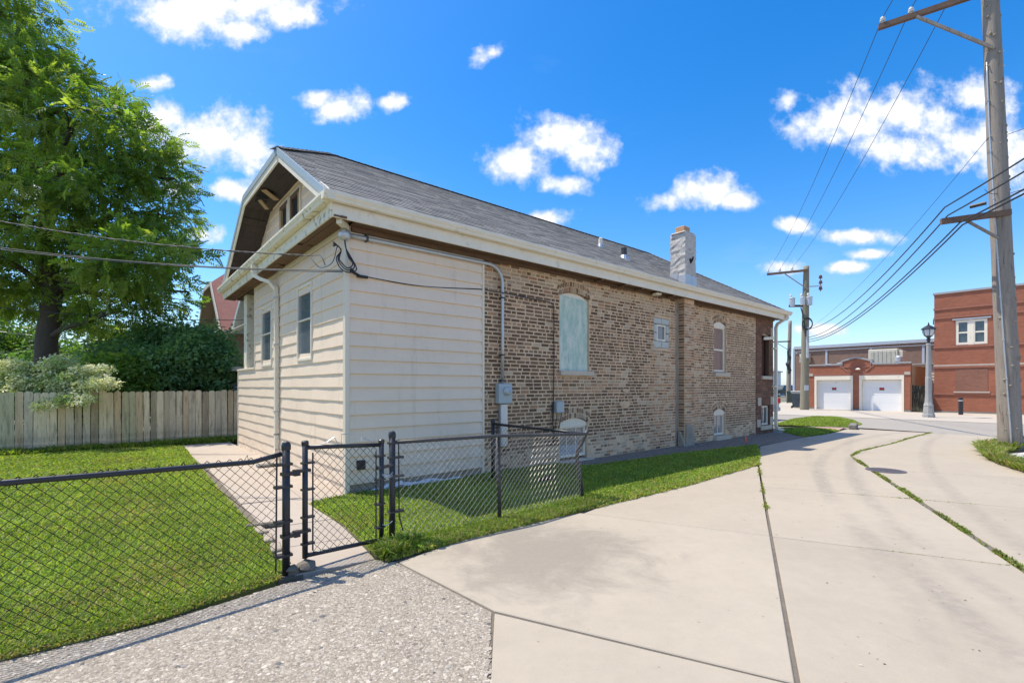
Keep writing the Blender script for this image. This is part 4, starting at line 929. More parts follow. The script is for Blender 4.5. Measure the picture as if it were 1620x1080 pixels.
hb('soffit_panel', SOFF_D, 'box', XF+.015, GX, YE+(5.40+T-ZE)/PITCH, 2*YR-YE-(5.40+T-ZE)/PITCH, 5.395, 5.41)
# peeling end board at the right foot of the gable
one('gable_return', PEEL, house, 'prism', [(-.30,4.0),(.32,4.0),(.26,4.38),(-.02,4.22)], (XF+.03,0,0), (XF+.06,0,0), (0,1,0), (0,0,1))
# --- gutters, fascia and soffits
GPROF = [(0,0),(-.075,0),(-.088,.012),(-.094,.04),(-.112,.065),(-.12,.085),(-.12,.115),(-.110,.118),(-.106,.09),(0,.10)]
ys_ = YE+.02
one('gutter', WHITE, house, 'prism', GPROF, (XF-.13,ys_,3.905), (XR+.06,ys_,3.885), (0,1,0), (0,0,1))
one('fascia_board', WHITE, house, 'cbox', XF+.02, XR, ys_+.004, ys_+.03, 3.725, 3.975, .004)
one('gutter', PEEL, house, 'prism', GPROF, (XF-.0,ys_-.115,3.905), (XF-.0,2*YR-YE+.02,3.885), (1,0,0), (0,0,1))
one('fascia_board', PEEL, house, 'cbox', XF+.004, XF+.03, ys_+.03, 2*YR-YE-.02, 3.725, 3.975, .004)
one('pent_cover', FASCIA, house, 'box', XF+.01, GX, YE+.06, 2*YR-YE-.06, 3.985, 4.0)
for i in range(8):
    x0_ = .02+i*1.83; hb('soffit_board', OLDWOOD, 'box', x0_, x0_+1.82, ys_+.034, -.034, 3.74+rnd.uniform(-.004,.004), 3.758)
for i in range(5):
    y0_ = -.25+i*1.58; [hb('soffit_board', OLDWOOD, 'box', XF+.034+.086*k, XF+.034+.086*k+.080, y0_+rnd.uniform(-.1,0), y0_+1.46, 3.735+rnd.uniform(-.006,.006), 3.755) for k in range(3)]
for x in (5.2,6.0,6.6,7.3,7.9): hb('rafter_tail', OLDWOOD, 'box', x, x+.05, ys_+.03, .0, 3.69, 3.738)
b = MB(); b.bar((.05,-.06,3.70), (2.9,-.05,3.705), .05, .07); b.bar((2.9,-.05,3.71), (8.4,-.045,3.71), .05, .05); b.bar((9.1,-.05,3.71), (14.4,-.05,3.71), .05, .05); b.build('frieze_timber', OLDWOOD, house)
hb('corner_timber', PEEL, 'bar', (-.20,-.26,3.705), (-.03,-.08,3.70), .07, .07)
b = MB(); b.lathe([(.0,.0),(.10,.0),(.115,.03),(.10,.05)], (7.35,-.17,3.665), 16); b.build('soffit_lamp', PEEL, house)
# downspouts
def spout(path, w, d, m, name):
    b = MB(); 
    for i in range(len(path)-1):
        p, q = Vector(path[i]), Vector(path[i+1]); e = (q-p).normalized()*.012; up = (1,0,0) if abs((q-p).normalized().z) > .5 else (0,0,1)
        b.bar(p-e, q+e, w, d, up=up)
    return b.build(name, m, house)
YD = 3.36
ds = spout([(XF-.07,YD+.42,3.86),(XF-.07,YD+.40,3.74),(XF-.05,YD+.36,3.66),(-.28,YD+.24,3.58),(-.16,YD+.10,3.52),(-.085,YD+.02,3.40),(-.075,YD,3.25),(-.075,YD,.30),(-.09,YD-.0,.20),(-.22,YD-.06,.10)], .085, .065, WHITE, 'downspout')
for z in (1.02,2.3,3.2): one('strap', GALV, ds, 'box', -.118, -.03, YD-.052, YD+.052, z, z+.03)
one('joint_band', RUSTPAINT, ds, 'box', -.112, -.03, YD-.047, YD+.047, .585, .60)
one('splash_block', CURBSTONE, house, 'cbox', -.42, -.12, YD-.16, YD+.05, 0, .05, .01)
ds2 = spout([(14.62,ys_-.06,3.89),(14.62,ys_-.06,3.76),(14.57,-.25,3.70),(14.50,-.12,3.60),(14.49,-.075,3.48),(14.49,-.075,.22),(14.53,-.10,.12),(14.68,-.24,.06)], .085, .08, WHITE, 'downspout')
for z in (1.5,2.75): one('strap', WHITE, ds2, 'box', 14.30, 14.54, -.12, -.02, z, z+.05)
# chimney and roof vents
X0c, Y0c = 8.6, -.18
b = MB(); H0, H1 = 3.95, 5.44; loop = []      # rough rendered shaft, lumpy where the coats overlap
for f in range(4): loop += [((.0,.0),(.52,.0),(.52,.42),(.0,.42))[f], ((.26,0),(.52,.21),(.26,.42),(0,.21))[f]]
loop = [((a[0]*(1-t)+b_[0]*t), (a[1]*(1-t)+b_[1]*t)) for a, b_ in zip(loop, loop[1:]+loop[:1]) for t in (0,.5)]
nz_ = 20; RG = []
for i in range(nz_+1):
    z = H0+(H1-H0)*i/nz_; lift = rnd.uniform(-.006,.006); RG.append([(X0c+.26+(px_-.26)*(1+lift/.26)*(1-.03*(i == nz_))+rnd.uniform(-.010,.010), Y0c+.21+(py_-.21)*(1+lift/.21)*(1-.03*(i == nz_))+rnd.uniform(-.008,.008), z+rnd.uniform(-.006,.006)) for (px_, py_) in loop])
for i in range(nz_):
    for k in range(len(loop)): k2 = (k+1) % len(loop); b.face([RG[i][k], RG[i][k2], RG[i+1][k2], RG[i+1][k]])
b.face(RG[-1])
ch = b.build('chimney', STUCCO, house)
one('flue_pot', CLAYPOT, ch, 'cbox', X0c+.10, X0c+.38, Y0c+.08, Y0c+.34, 5.42, 5.63, .012); one('cap_wash', STUCCO, ch, 'prism', [(-.03,0),(.55,0),(.46,.05),(.06,.05)], (X0c,Y0c+.02,5.43), (X0c,Y0c+.40,5.43), (1,0,0), (0,0,1))
b = MB(); b.box(X0c-.014, X0c+.02, Y0c-.01, Y0c+.19, 4.06, 4.34); b.box(X0c-.014, X0c+.02, Y0c+.2, Y0c+.43, 4.14, 4.40); b.box(X0c-.012, X0c+.25, Y0c-.016, Y0c+.02, 4.0, 4.36); b.box(X0c+.26, X0c+.53, Y0c-.016, Y0c+.02, 4.0, 4.34); b.build('flashing', GALV, ch)
b = MB(); b.prism([(.0,0),(.05,.03),(.1,.0),(.16,.1),(.2,.09),(.17,.0),(.06,-.1)], (X0c+.2,Y0c-.014,4.76), (X0c+.2,Y0c+.01,4.76), (1,0,0), (0,0,1)); b.build('render_gap', BLACKIN, ch)
for (x, y, r, h, m, nm) in ((7.72,1.82,.055,.22,WHITE,'vent_pipe'),(7.76,1.07,.075,.26,RUSTPAINT,'vent_pipe')):
    z = ZE+(y-YE)*PITCH; o = one(nm, m, house, 'lathe', [(r,-.1),(r,h),(r*1.1,h),(r*.7,h+.02)], (x,y,z), 12); one('vent_boot', GALV, o, 'lathe', [(r*2.2,-.09),(r*1.3,.07),(r,.08)], (x,y,z), 12)
# --- electrical service on the side wall
cnd = one('conduit', GALV, house, 'tube', [(.02,-.07,3.60),(.9,-.07,3.605),(2.45,-.07,3.61)]+[(2.45+.30*math.sin(t*PI/12),-.07,3.31+.30*math.cos(t*PI/12)) for t in range(1,7)]+[(2.75,-.07,2.4),(2.75,-.07,1.56)], .030, 10, smooth=True)
for x in (.25,): one('conduit_strap', RUSTPAINT, cnd, 'box', x, x+.03, -.105, -.01, 3.56, 3.66)
for z in (3.05,2.05,1.60): one('conduit_strap', RUSTPAINT, cnd, 'box', 2.715, 2.785, -.105, -.0, z, z+.025)
b = MB(); b.lathe([(.035,-.02),(.075,.0),(.085,.06),(.07,.11),(.03,.13)], (-.06,-.09,3.53), 14); b.build('weatherhead', GALV, house, True)
mt = one('electric_meter', GREYBOX, house, 'cbox', 2.63, 2.93, -.13, -.004, 1.21, 1.56, .012)
b = MB(); M = Matrix.Translation((2.80,-.13,1.43)) @ Matrix.Rotation(PI/2, 4, 'X'); q = MB(); q.lathe([(.078,0),(.078,.03),(.066,.035),(.066,.075),(.05,.09)], n=20); b.solid(q.v, q.f, None, M); b.build('meter_glass', simple('meter_glass', (.55,.58,.58), .12, .1, 8, bmp=0), mt, True)
b = MB(); b.box(2.76, 2.83, -.222, -.219, 1.40, 1.47); b.build('meter_dial', simple('meter_dial', (.30,.40,.48), .4, .1), mt)
hb('riser_duct', GALV, 'cbox', 2.70, 2.86, -.09, -.004, .45, 1.205, .012)
jb = hb('junction_box', GREYBOX, 'cbox', 4.08, 4.29, -.10, -.002, 1.00, 1.22, .01); b = MB(); b.tube([(4.12,-.06,1.0),(4.10,-.04,.75),(4.13,-.03,.5)], .008, 6); b.tube([(4.25,-.06,1.0),(4.22,-.04,.8),(4.17,-.03,.55)], .008, 6); b.build('box_lead', CABLE, jb)
wires = MB()
wires.tube(smooth([(.03,-.05,3.11),(.25,-.045,3.07),(1.2,-.04,3.06),(2.3,-.04,3.16),(2.5,-.06,3.15),(2.75,-.12,3.14),(3.5,-.03,3.14),(3.95,-.03,3.13),(4.05,-.03,3.06),(4.06,-.03,2.9)]), .009, 6)
wires.tube([(4.06,-.03,2.95),(4.065,-.03,2.0),(4.05,-.03,1.2),(4.04,-.03,.7),(4.06,-.03,.4)], .010, 6); wires.tube([(4.03,-.035,1.2),(4.01,-.035,.9),(4.08,-.035,.6),(4.12,-.03,.45)], .008, 6)
wires.build('wall_cable', CABLE, house, True)
b = MB()      # drip loops under the weatherhead
for (o_, s_, dz) in ((0,1,0),(.02,1.15,-.03),(-.02,.9,.03)):
    b.tube(smooth([(-.06,-.10+o_*.3,3.52),(-.05,-.12,3.40),(.0+o_,-.13,3.28),(.06*s_+o_,-.14,3.18+dz),(.03+o_,-.15,3.12+dz),(-.05,-.14,3.10+dz),(-.12*s_,-.12,3.16+dz),(-.15*s_,-.1,3.25),(-.11,-.1,3.36),(-.16,-.1,3.42),(-.22,-.1,3.43-dz)]), .0085, 6)
b.tube([(.02,-.12,3.13),(.10,-.07,3.09),(.2,-.06,3.05)], .018, 6); b.box(.13, .28, -.085, -.045, 3.04, 3.075); b.build('drip_loop', CABLE, house, True)
# ------------------------------------------------------------------ chain link fences and gate
def wire_mesh(name, parent, p0, p1, z0a, z1a, z0b, z1b, m, a=.036, r=.0027, ground=None, top_jag=.02, sag=0.0, off=(0,0)):
    """woven wire between two points: zigzag wires, hooked round each other where they meet; za at p0, zb at p1"""
    p0 = Vector(p0); p1 = Vector(p1); L = (p1-p0).length; d = (p1-p0)/L; nrm = Vector((-d.y, d.x)); n = int(L/a); a = L/n; b = MB()
    for i in range(n):
        pts = []; hgt = .5*(z1a-z0a+z1b-z0b); m_ = int(round(hgt/a))
        for k in range(m_+1):
            s_ = (i+((k+i) % 2))*a; t = k/m_; f = s_/L; zb = z0a+(z0b-z0a)*f; zt = z1a+(z1b-z1a)*f
            q = p0+d*(s_ + sag*math.sin(t*PI)*math.sin(f*PI))+nrm*((.0026 if (k+i) % 2 else -.0026)+.012*math.sin(f*9+t*3)*math.sin(t*PI)); pts.append((q.x+off[0]*t-parent.location.x, q.y+off[1]*t-parent.location.y, zb+(zt-zb)*t))
        b.tube(pts, r, 4, cap=False)
    return b.build(name, m, parent, kind='stuff')
def post_at(parent, x, y, h, r=.026, m=BLACKPAINT, cap='dome', top=None, name='post'):
    b = MB(); tx, ty = top if top else (x, y); lx, ly = parent.location.x, parent.location.y
    b.tube([(x-lx,y-ly,-.05),(tx-lx,ty-ly,h)], r, 12)
    o = b.build(name, m, parent, True)
    if cap: one('cap', m, o, 'lathe', [(r*1.18,-.035),(r*1.22,.0),(r*1.05,.018),(r*.9,.026),(r*.4,.034)], (tx-lx,ty-ly,h), 12)
    return o
def rel(parent, p): return (p[0]-parent.location.x, p[1]-parent.location.y, p[2]-parent.location.z)
PA, PB_, PC_, PD_, PE_ = (-1.82,3.845), (-1.155,4.60), (-.14,5.40), (.955,6.43), (-.31,7.76)
LF = (-4.35,1.18); l0 = (-2.91,2.71)
fl = thing('chain_link_fence', 'black chain link fence run along the left lawn up to the gate hinge post', 'fence', (LF[0], LF[1], 0), 0, 'chain link fence runs')
post_at(fl, PA[0], PA[1], 1.03, .030); post_at(fl, LF[0], LF[1], 1.03, .028)
one('top_rail', BLACKPAINT, fl, 'tube', [rel(fl,(LF[0],LF[1],.965)), rel(fl,(l0[0],l0[1],.955)), rel(fl,(-1.99,3.665,.925)), rel(fl,(-1.845,3.82,.965))], .019, 10, smooth=True)
wire_mesh('wire_mesh', fl, l0, (PA[0]-.055,PA[1]-.055), .04, .985, .03, .955, MESHBLACK); wire_mesh('wire_mesh', fl, LF, l0, .04, .985, .04, .985, MESHBLACK)
one('tension_bar', BLACKPAINT, fl, 'tube', [rel(fl,(PA[0]-.055,PA[1]-.055,.02)), rel(fl,(PA[0]-.05,PA[1]-.05,.95))], .007, 6)
for z in (.15,.42,.70,.88): one('tension_band', BLACKPAINT, fl, 'bar', rel(fl,(PA[0]-.065,PA[1]-.06,z)), rel(fl,(PA[0]+.03,PA[1]+.03,z)), .066, .02)
for i in range(9):
    f = i/9+.03; x, y = LF[0]+(PA[0]-LF[0])*f, LF[1]+(PA[1]-LF[1])*f; q = MB(); q.tube([(x-LF[0]-.024,y-LF[1],.92),(x-LF[0],y-LF[1]+.024,.978),(x-LF[0]+.024,y-LF[1],.92)], .003, 5); q.build('tie', MESHBLACK, fl)
# gate
GA, GB = (-1.715,3.955), (-1.235,4.515)
gt = thing('chain_link_gate', 'closed black chain link garden gate with bent wire on its top rail', 'gate', (GA[0], GA[1], 0))
gb = rel(gt, (GB[0],GB[1],0))
one('frame_stile', BLACKPAINT, gt, 'tube', [(0,0,.085),(0,0,1.045)], .023, 10, smooth=True); one('frame_stile', BLACKPAINT, gt, 'tube', [(gb[0],gb[1],.04),(gb[0],gb[1],.995)], .023, 10, smooth=True)
one('frame_rail', BLACKPAINT, gt, 'tube', [(0,0,1.0),(gb[0],gb[1],.955)], .019, 10, smooth=True); one('frame_rail', BLACKPAINT, gt, 'tube', [(0,0,.105),(gb[0],gb[1],.06)], .019, 10, smooth=True)
for z, x, y in ((1.045,0,0),(.995,gb[0],gb[1])): one('cap', BLACKPAINT, gt, 'lathe', [(.025,-.03),(.029,-.02),(.029,.004),(.02,.012)], (x,y,z), 12)
wire_mesh('wire_mesh', gt, (GA[0]+.045,GA[1]+.052), (GB[0]-.03,GB[1]-.035), .12, .985, .075, .94, MESHBLACK)
for f, z0_, z1_ in ((.09,.13,.95),(.92,.09,.90)): one('tension_bar', BLACKPAINT, gt, 'tube', [(gb[0]*f,gb[1]*f,z0_),(gb[0]*f,gb[1]*f,z1_)], .007, 6)
for z in (.2,.42,.65,.87):
    one('tension_band', BLACKPAINT, gt, 'bar', (-.02,-.02,z), (gb[0]*.1,gb[1]*.1,z), .05, .016)
    one('tension_band', BLACKPAINT, gt, 'bar', (gb[0]*.91,gb[1]*.91,z-.02), (gb[0]*1.04,gb[1]*1.04,z-.02), .05, .016)
for z in (.30,.80):
    b = MB(); b.bar((-.13,-.135,z), (-.06,-.06,z), .068, .026); b.bar((-.065,-.065,z+.0), (-.035,-.03,z+.0), .05, .05); b.bar((-.05,-.04,z+.01), (.03,.03,z+.01), .05, .022); b.build('hinge', BLACKPAINT, gt)
b = MB(); Q = lambda f, dz: (gb[0]*f, gb[1]*f, 1.02-.045*f+dz)
b.tube([Q(.18,.0),Q(.26,.02),Q(.35,.06),Q(.40,.005)], .004, 5); b.tube([Q(.44,.0),Q(.445,.085),Q(.63,.088),Q(.65,.005)], .004, 5); b.tube([Q(.70,.015),Q(.72,.055),Q(.80,.03),Q(.86,.005)], .004, 5); b.build('bent_wire', GALV, gt)
b = MB(); b.bar((gb[0]*.93,gb[1]*.93,.74), (gb[0]+.075,gb[1]+.08,.75), .035, .03); b.bar((gb[0]*.98-.02,gb[1]*.98+.02,.735), (gb[0]+.1,gb[1]+.05,.755), .02, .016); b.build('latch', RUSTPAINT, gt)
b = MB()
for k, z in enumerate((.66,.675,.21)):
    cx, cy = gb[0]+.04, gb[1]+.045; b.tube([(cx+.075*math.cos(t*PI/6)*.66-.0,cy+.085*math.sin(t*PI/6)*.85,z+.01*math.sin(t+k)) for t in range(13)], .005, 5)
b.build('tie_wire', GALV, gt)
# right run with its bent end post, and the return to the house
fr = thing('chain_link_fence', 'worn chain link fence run with bent end post between the gate and the brick wall', 'fence', (PB_[0], PB_[1], 0), 0, 'chain link fence runs')
post_at(fr, PB_[0], PB_[1], 1.045, .030); post_at(fr, PC_[0], PC_[1], .945, .024, RUSTPAINT, None, (PC_[0]-.02,PC_[1]))
b = MB(); b.tube([rel(fr,(PD_[0],PD_[1],-.03)), rel(fr,(.915,6.43,.3)), rel(fr,(.872,6.43,.55)), rel(fr,(.88,6.43,.62)), rel(fr,(.95,6.43,.77)), rel(fr,(1.03,6.44,.935))], .026, 10); b.build('bent_post', RUSTPAINT, fr, True)
one('top_rail', RUSTPAINT, fr, 'tube', [rel(fr,(PB_[0],PB_[1],.965)), rel(fr,(-.7,4.96,.958)), rel(fr,(PC_[0],PC_[1]-.03,.952)), rel(fr,(.45,5.92,.905)), rel(fr,(.99,6.40,.872))], .018, 10, smooth=True)
wire_mesh('wire_mesh', fr, (PB_[0]+.06,PB_[1]+.05), (PC_[0],PC_[1]), .03, .985, .03, .968, MESHGREY, r=.0031); wire_mesh('wire_mesh', fr, (PC_[0]+.002,PC_[1]+.002), (PD_[0]-.03,PD_[1]-.02), .03, .968, .03, .89, MESHGREY, r=.0031, off=(.03,.02), sag=-.1)
one('tension_bar', BLACKPAINT, fr, 'tube', [rel(fr,(PB_[0]+.09,PB_[1]+.06,.10)), rel(fr,(PB_[0]+.055,PB_[1]+.05,.25)), rel(fr,(PB_[0]+.05,PB_[1]+.05,.99))], .007, 6)
for z in (.30,.64,.82,.96): one('tension_band', BLACKPAINT if z != .64 else RUSTPAINT, fr, 'bar', rel(fr,(PB_[0]-.03,PB_[1]-.02,z)), rel(fr,(PB_[0]+.085,PB_[1]+.07,z)), .066, .02)
fb = thing('chain_link_fence', 'short black chain link return between the bent end post and the house wall', 'fence', (PE_[0], PE_[1], 0), 0, 'chain link fence runs')
post_at(fb, PE_[0], PE_[1], .955, .030); one('top_rail', BLACKPAINT, fb, 'tube', [rel(fb,(PE_[0],PE_[1],.90)), rel(fb,(.67,6.76,.882)), rel(fb,(.98,6.46,.86))], .020, 10, smooth=True)
wire_mesh('wire_mesh', fb, (PE_[0]+.06,PE_[1]-.06), (.93,6.48), .03, .93, .03, .88, MESHBLACK)
one('tension_bar', BLACKPAINT, fb, 'tube', [rel(fb,(PE_[0]+.06,PE_[1]-.06,.05)), rel(fb,(PE_[0]+.06,PE_[1]-.06,.92))], .007, 6)
# small wall outlet beside the corner, plastic scraps along the siding foot, toy in the shade
hb('outlet_cover', simple('black_plastic', (.02,.02,.024), .4, .1, 9), 'cbox', .13, .26, -.06, -.010, .33, .465, .012)
SHEET = simple('crumpled_plastic', (.62,.64,.66), .3, .15, 20, bmp=.8, bscale=30)
def crumple(name, L, r, seed, m):
    q = random.Random(seed); b = MB(); n = 16; rings = []
    for i in range(n+1):
        x = -L/2+L*i/n; rr = r*(.25+.75*math.sin(PI*(i+.5)/(n+1)))*q.uniform(.5,1.3)
        rings.append([(x+q.uniform(-.01,.01), rr*math.cos(t*PI/3)*q.uniform(.6,1.4), max(.002, rr*.7*(1+math.sin(t*PI/3))*q.uniform(.5,1.2))) for t in range(6)])
    for i in range(n):
        for t in range(6): b.face([rings[i][t], rings[i+1][t], rings[i+1][(t+1)%6], rings[i][(t+1)%6]])
    return b.build(name, m)
pl = crumple('plastic_sheet', 1.55, .065, 3, SHEET); pl.location = hw(1.05, -.12, .02); pl.rotation_euler = (0,0,HROT-.02); tag(pl, 'crumpled clear plastic sheet strip lying along the foot of the cream siding', 'plastic sheet')
cn = crumple('dark_litter', .32, .07, 9, BLACKPAINT); cn.location = (*gp(866,762), .02); cn.rotation_euler = (0,0,.5); tag(cn, 'crumpled dark scrap lying on the shaded grass behind the right chain link fence', 'litter')
fg = thing('marker_flag', 'small orange utility marker flag on the soil by the rear corner', 'marker flag', (*gp(1179.5,700.5), 0), .3)
one('stake', GALV, fg, 'tube', [(0,0,0),(-.01,0,.22)], .004, 6)
b = MB(); b.face([(0,0,.20),(.035,.01,.15),(.07,.03,.06),(.045,.03,.01),(.0,.0,.03),(-.03,-.02,.01),(-.02,-.01,.12)]); q = b.build('flag', simple('orange_plastic', (.95,.12,.02), .5, .1, 5, bmp=0), fg)
sd = q.modifiers.new('thick', 'SOLIDIFY'); sd.thickness = .003

# ------------------------------------------------------------------ wooden boundary fence on the left
wf = thing('wooden_fence', 'grey weathered dog-ear board fence across the back of the left lawn', 'fence', hw(-7.2, 8.9), HROT)
BW = .142
def fence_board(h, w, col, t=.02):
    b = MB(); e = .03; b.prism([(-w/2,0),(w/2,0),(w/2,h-e),(w/2-e,h),(-w/2+e,h),(-w/2,h-e)], (0,0,0), (0,t,0), (1,0,0), (0,0,1), col); return b
FBM = [fence_board(1.39, .135, c).mesh('fence_board', FENCEWOOD) for c in ((1,1,1),(.80,.78,.74),(1.12,1.1,1.05),(.64,.61,.56),(1.0,.90,.78),(.84,.90,.78),(1.2,1.18,1.12))]
x = 0
while x < 9.0:
    w = rnd.uniform(.90,1.08); inst('fence_board', rnd.choice(FBM), wf, (x+.07*w, rnd.uniform(-.008,.004), -.0+rnd.uniform(-.01,.012)), (rnd.uniform(-.01,.01), rnd.uniform(-.008,.008), rnd.uniform(-.03,.03)), (w, 1, 1+.004*x+rnd.uniform(-.008,.008)-.02)); x += .135*w+rnd.uniform(.005,.019)
for z in (.25,.75,1.2): one('fence_rail', FENCEWOOD, wf, 'box', 0, 9.0, .03, .075, z, z+.085)
for x in (.1,2.4,4.8,7.1,8.9): one('fence_post', FENCEWOOD, wf, 'box', x, x+.09, .078, .17, -.1, 1.3)
# ------------------------------------------------------------------ buildings across the street
RED = brick_wall_mat('red_face_brick', (.37,.118,.062), (.28,.088,.048), (.29,.135,.085)); DKRED = brick_wall_mat('dark_red_brick', (.29,.115,.07), (.22,.085,.055), (.24,.14,.10))
TANB = brick_wall_mat('tan_side_brick', (.42,.27,.13), (.36,.22,.11), (.40,.30,.2)); BRNB = brick_wall_mat('brown_industrial_brick', (.25,.155,.11), (.20,.12,.088), (.23,.16,.13))
COPING = simple('grey_coping', (.36,.36,.36), .6, .15, 3); BLUECAP = simple('blue_grey_coping', (.42,.47,.53), .45, .1, 3); LIME = simple('pale_stone_band', (.50,.42,.34), .8, .15, 4)
DOORW = simple('white_garage_door', (.80,.80,.79), .45, .03, 2, bmp=.03); CREAMMETAL = simple('cream_metal', (.62,.58,.47), .5, .08, 5); REDBAND = simple('red_brick_band', (.32,.13,.085), .85, .25, 8, bmp=.4)
ga = thing('brick_garage', 'low red brick double garage with stepped parapet and two white doors', 'garage', hw(34.1, -.13), HROT)
GP = [(0,0),(.32,0),(.32,2.24),(2.57,2.24),(2.57,0),(2.91,0),(2.91,2.24),(5.1,2.24),(5.1,0),(5.47,0),(5.47,2.95),(3.52,2.95),(3.52,3.16),(2.75,3.37),(1.93,3.16),(1.93,2.95),(0,2.95)]
b = MB(); b.prism([p for p in GP], (0,0,-.05), (.32,0,-.05), (0,1,0), (0,0,1)); b.build('front_wall', RED, ga)
b = MB(); b.box(.32, 7, .001, .3, -.05, 2.80); b.build('side_wall', TANB, ga); one('side_wall', TANB, ga, 'box', .32, 7, 5.17, 5.469, -.05, 2.80); one('roof', simple('flat_roof', (.3,.3,.3), .9), ga, 'box', .3, 7, .3, 5.17, 2.5, 2.6)
b = MB()
for p, q in (((-.03,2.95),(1.96,2.95)),((1.93,3.16),(2.75,3.37)),((2.75,3.37),(3.52,3.16)),((3.49,2.95),(5.5,2.95))): b.bar((.16,p[0],p[1]+.03), (.16,q[0],q[1]+.03), .42, .09, up=(0,0,1))
for y in (1.93,3.52): b.box(-.05,.37,y-.05,y+.05,2.93,3.2)
b.build('coping', COPING, ga)
for (y0, y1) in ((.32,2.57),(2.91,5.1)):
    d = one('garage_door', DOORW, ga, 'box', .225, .30, y0+.12, y1-.12, -.03, 1.95)
    for k in range(4): one('door_panel', DOORW, d, 'cbox', .212, .226, y0+.125, y1-.125, .01+k*.485, .485+k*.485, .006)
    one('door_frame', WHITE, d, 'prism', [(y0,-.03),(y0+.12,-.03),(y0+.12,1.96),(y1-.12,1.96),(y1-.12,-.03),(y1,-.03),(y1,2.24),(y0,2.24)], (-.02,0,0), (.22,0,0), (0,1,0), (0,0,1))
    yc = (y0+y1)/2; s = one('door_sign', BLACKPAINT, d, 'box', .200, .211, yc-.12, yc+.12, 1.30, 1.46); one('sign_face', simple('red_sign_face', (.55,.03,.03), .5, .3, 60), s, 'box', .194, .201, yc-.085, yc+.085, 1.325, 1.435)
one('handle', GALV, bpy.data.objects['garage_door.001'], 'box', .195, .211, 3.85, 3.95, 1.78, 1.82)
b = MB(); b.box(-.03, .34, .10, 5.37, 2.25, 2.40); b.build('soldier_band', REDBAND, ga)
for y in (.0,5.17): one('stone_block', LIME, ga, 'box', -.04, .2, y+.02, y+.3, 2.24, 2.42)
for y0, y1 in ((.0,.31),(2.58,2.90),(5.11,5.46)): one('plinth', CURBSTONE, ga, 'box', -.03, .33, y0, y1, -.05, .12)
b = MB()
for s_ in (-1,1):
    b.bar((-.012,2.70+s_*1.0,3.0), (-.012,2.70+s_*.45,2.45), .05, .06); b.bar((-.012,2.70+s_*.9,2.80), (-.012,2.70+s_*.2,2.80), .05, .05)
b.bar((-.012,2.7,2.62), (-.012,2.28,2.42), .05, .05); b.build('brick_emblem', simple('pink_brick_trim', (.33,.17,.12), .85, .2, 8), ga)
b = MB(); b.lathe([(.12,0),(.15,.04),(.06,.12)], (-.1,2.62,2.60), 12); b.build('flood_light', WHITE, ga)
for y, h, r, m in ((4.55,.18,.33,GALV),(3.75,.25,.3,GALV)): one('roof_vent', m, ga, 'lathe', [(r*.8,0),(r*.8,h*.6),(r,h*.6),(r,h*.8),(r*.4,h)], (.9,y,2.9), 14)
pv = one('vent_stack', GALV, ga, 'lathe', [(.12,0),(.12,.55),(.19,.55),(.19,.82),(.1,.9)], (2.0,.95,2.6), 14)
ac = thing('air_conditioner', 'big cream rooftop air conditioner behind the garage parapet', 'air conditioner', hw(36.2, .9, 2.6), HROT)
one('cabinet', CREAMMETAL, ac, 'cbox', 0, 1.2, 0, 1.55, 0, 1.38, .03); one('side_hood', CREAMMETAL, ac, 'cbox', .1, 1.1, -.25, -.01, .1, 1.25, .02)
for i in range(6): one('louvre', simple('cream_shadow_metal', (.5,.47,.38), .5), ac, 'cbox', -.03, .01, .12+i*.225, .30+i*.225, .12, 1.25, .01)
# corner building
cbld = thing('corner_building', 'two storey red brick corner building with one white double window', 'building', hw(34.9, -1.07), HROT)
b = MB()
def cw(y0, y1, z0, z1, m='x'): pass
holed_wall(b, 'y', -12, 0, -.1, 6.95, [(-2.26,-.92,3.90,5.36)], 0, .25); b.face([(0,0,-.1),(0,0,6.95),(12,0,6.95),(12,0,-.1)]); b.face([(0,-12,6.6),(12,-12,6.6),(12,0,6.6),(0,0,6.6)]); b.build('wall', RED, cbld)
one('coping', COPING, cbld, 'box', -.06, .35, -12, .06, 6.95, 7.06); one('coping', COPING, cbld, 'box', .35, 12, -.2, .06, 6.95, 7.06)
for z0, z1, m in ((6.02,6.14,REDBAND),(5.50,5.60,REDBAND),(3.78,3.895,REDBAND),(2.72,2.80,LIME),(2.60,2.715,REDBAND),(1.05,1.17,REDBAND)): one('brick_band', m, cbld, 'box', -.05, .02, -12, .03, z0, z1)
one('sill', LIME, cbld, 'box', -.08, .04, -2.35, -.85, 1.17, 1.25); one('lintel', BLUECAP, cbld, 'box', -.05, .03, -2.4, -.8, 5.362, 5.43); one('blind_panel', DKRED, cbld, 'box', -.018, .02, -2.26, -.92, 1.252, 2.55); one('plinth', CURBSTONE, cbld, 'box', -.06, .02, -12, .03, -.1, .10)
for (y0, y1) in ((-1.56,-.93),(-2.25,-1.62)): sash(cbld, 'upper_window', y0+.0, y1-.0, 3.92, 5.34, .03, GLASS, rails=((4.62,.04),), w=.13, axis='y', d=.1)
one('window_mullion', WHITE, cbld, 'box', .02, .12, -1.70, -1.48, 3.91, 5.35)
one('wall_lamp', WHITE, cbld, 'lathe', [(.05,0),(.13,.03),(.11,.14),(.04,.18)], (-.12,-3.05,2.9), 12); one('wall_pipe', CABLE, cbld, 'box', -.0, .06, .02, .06, 5.2, 5.5)
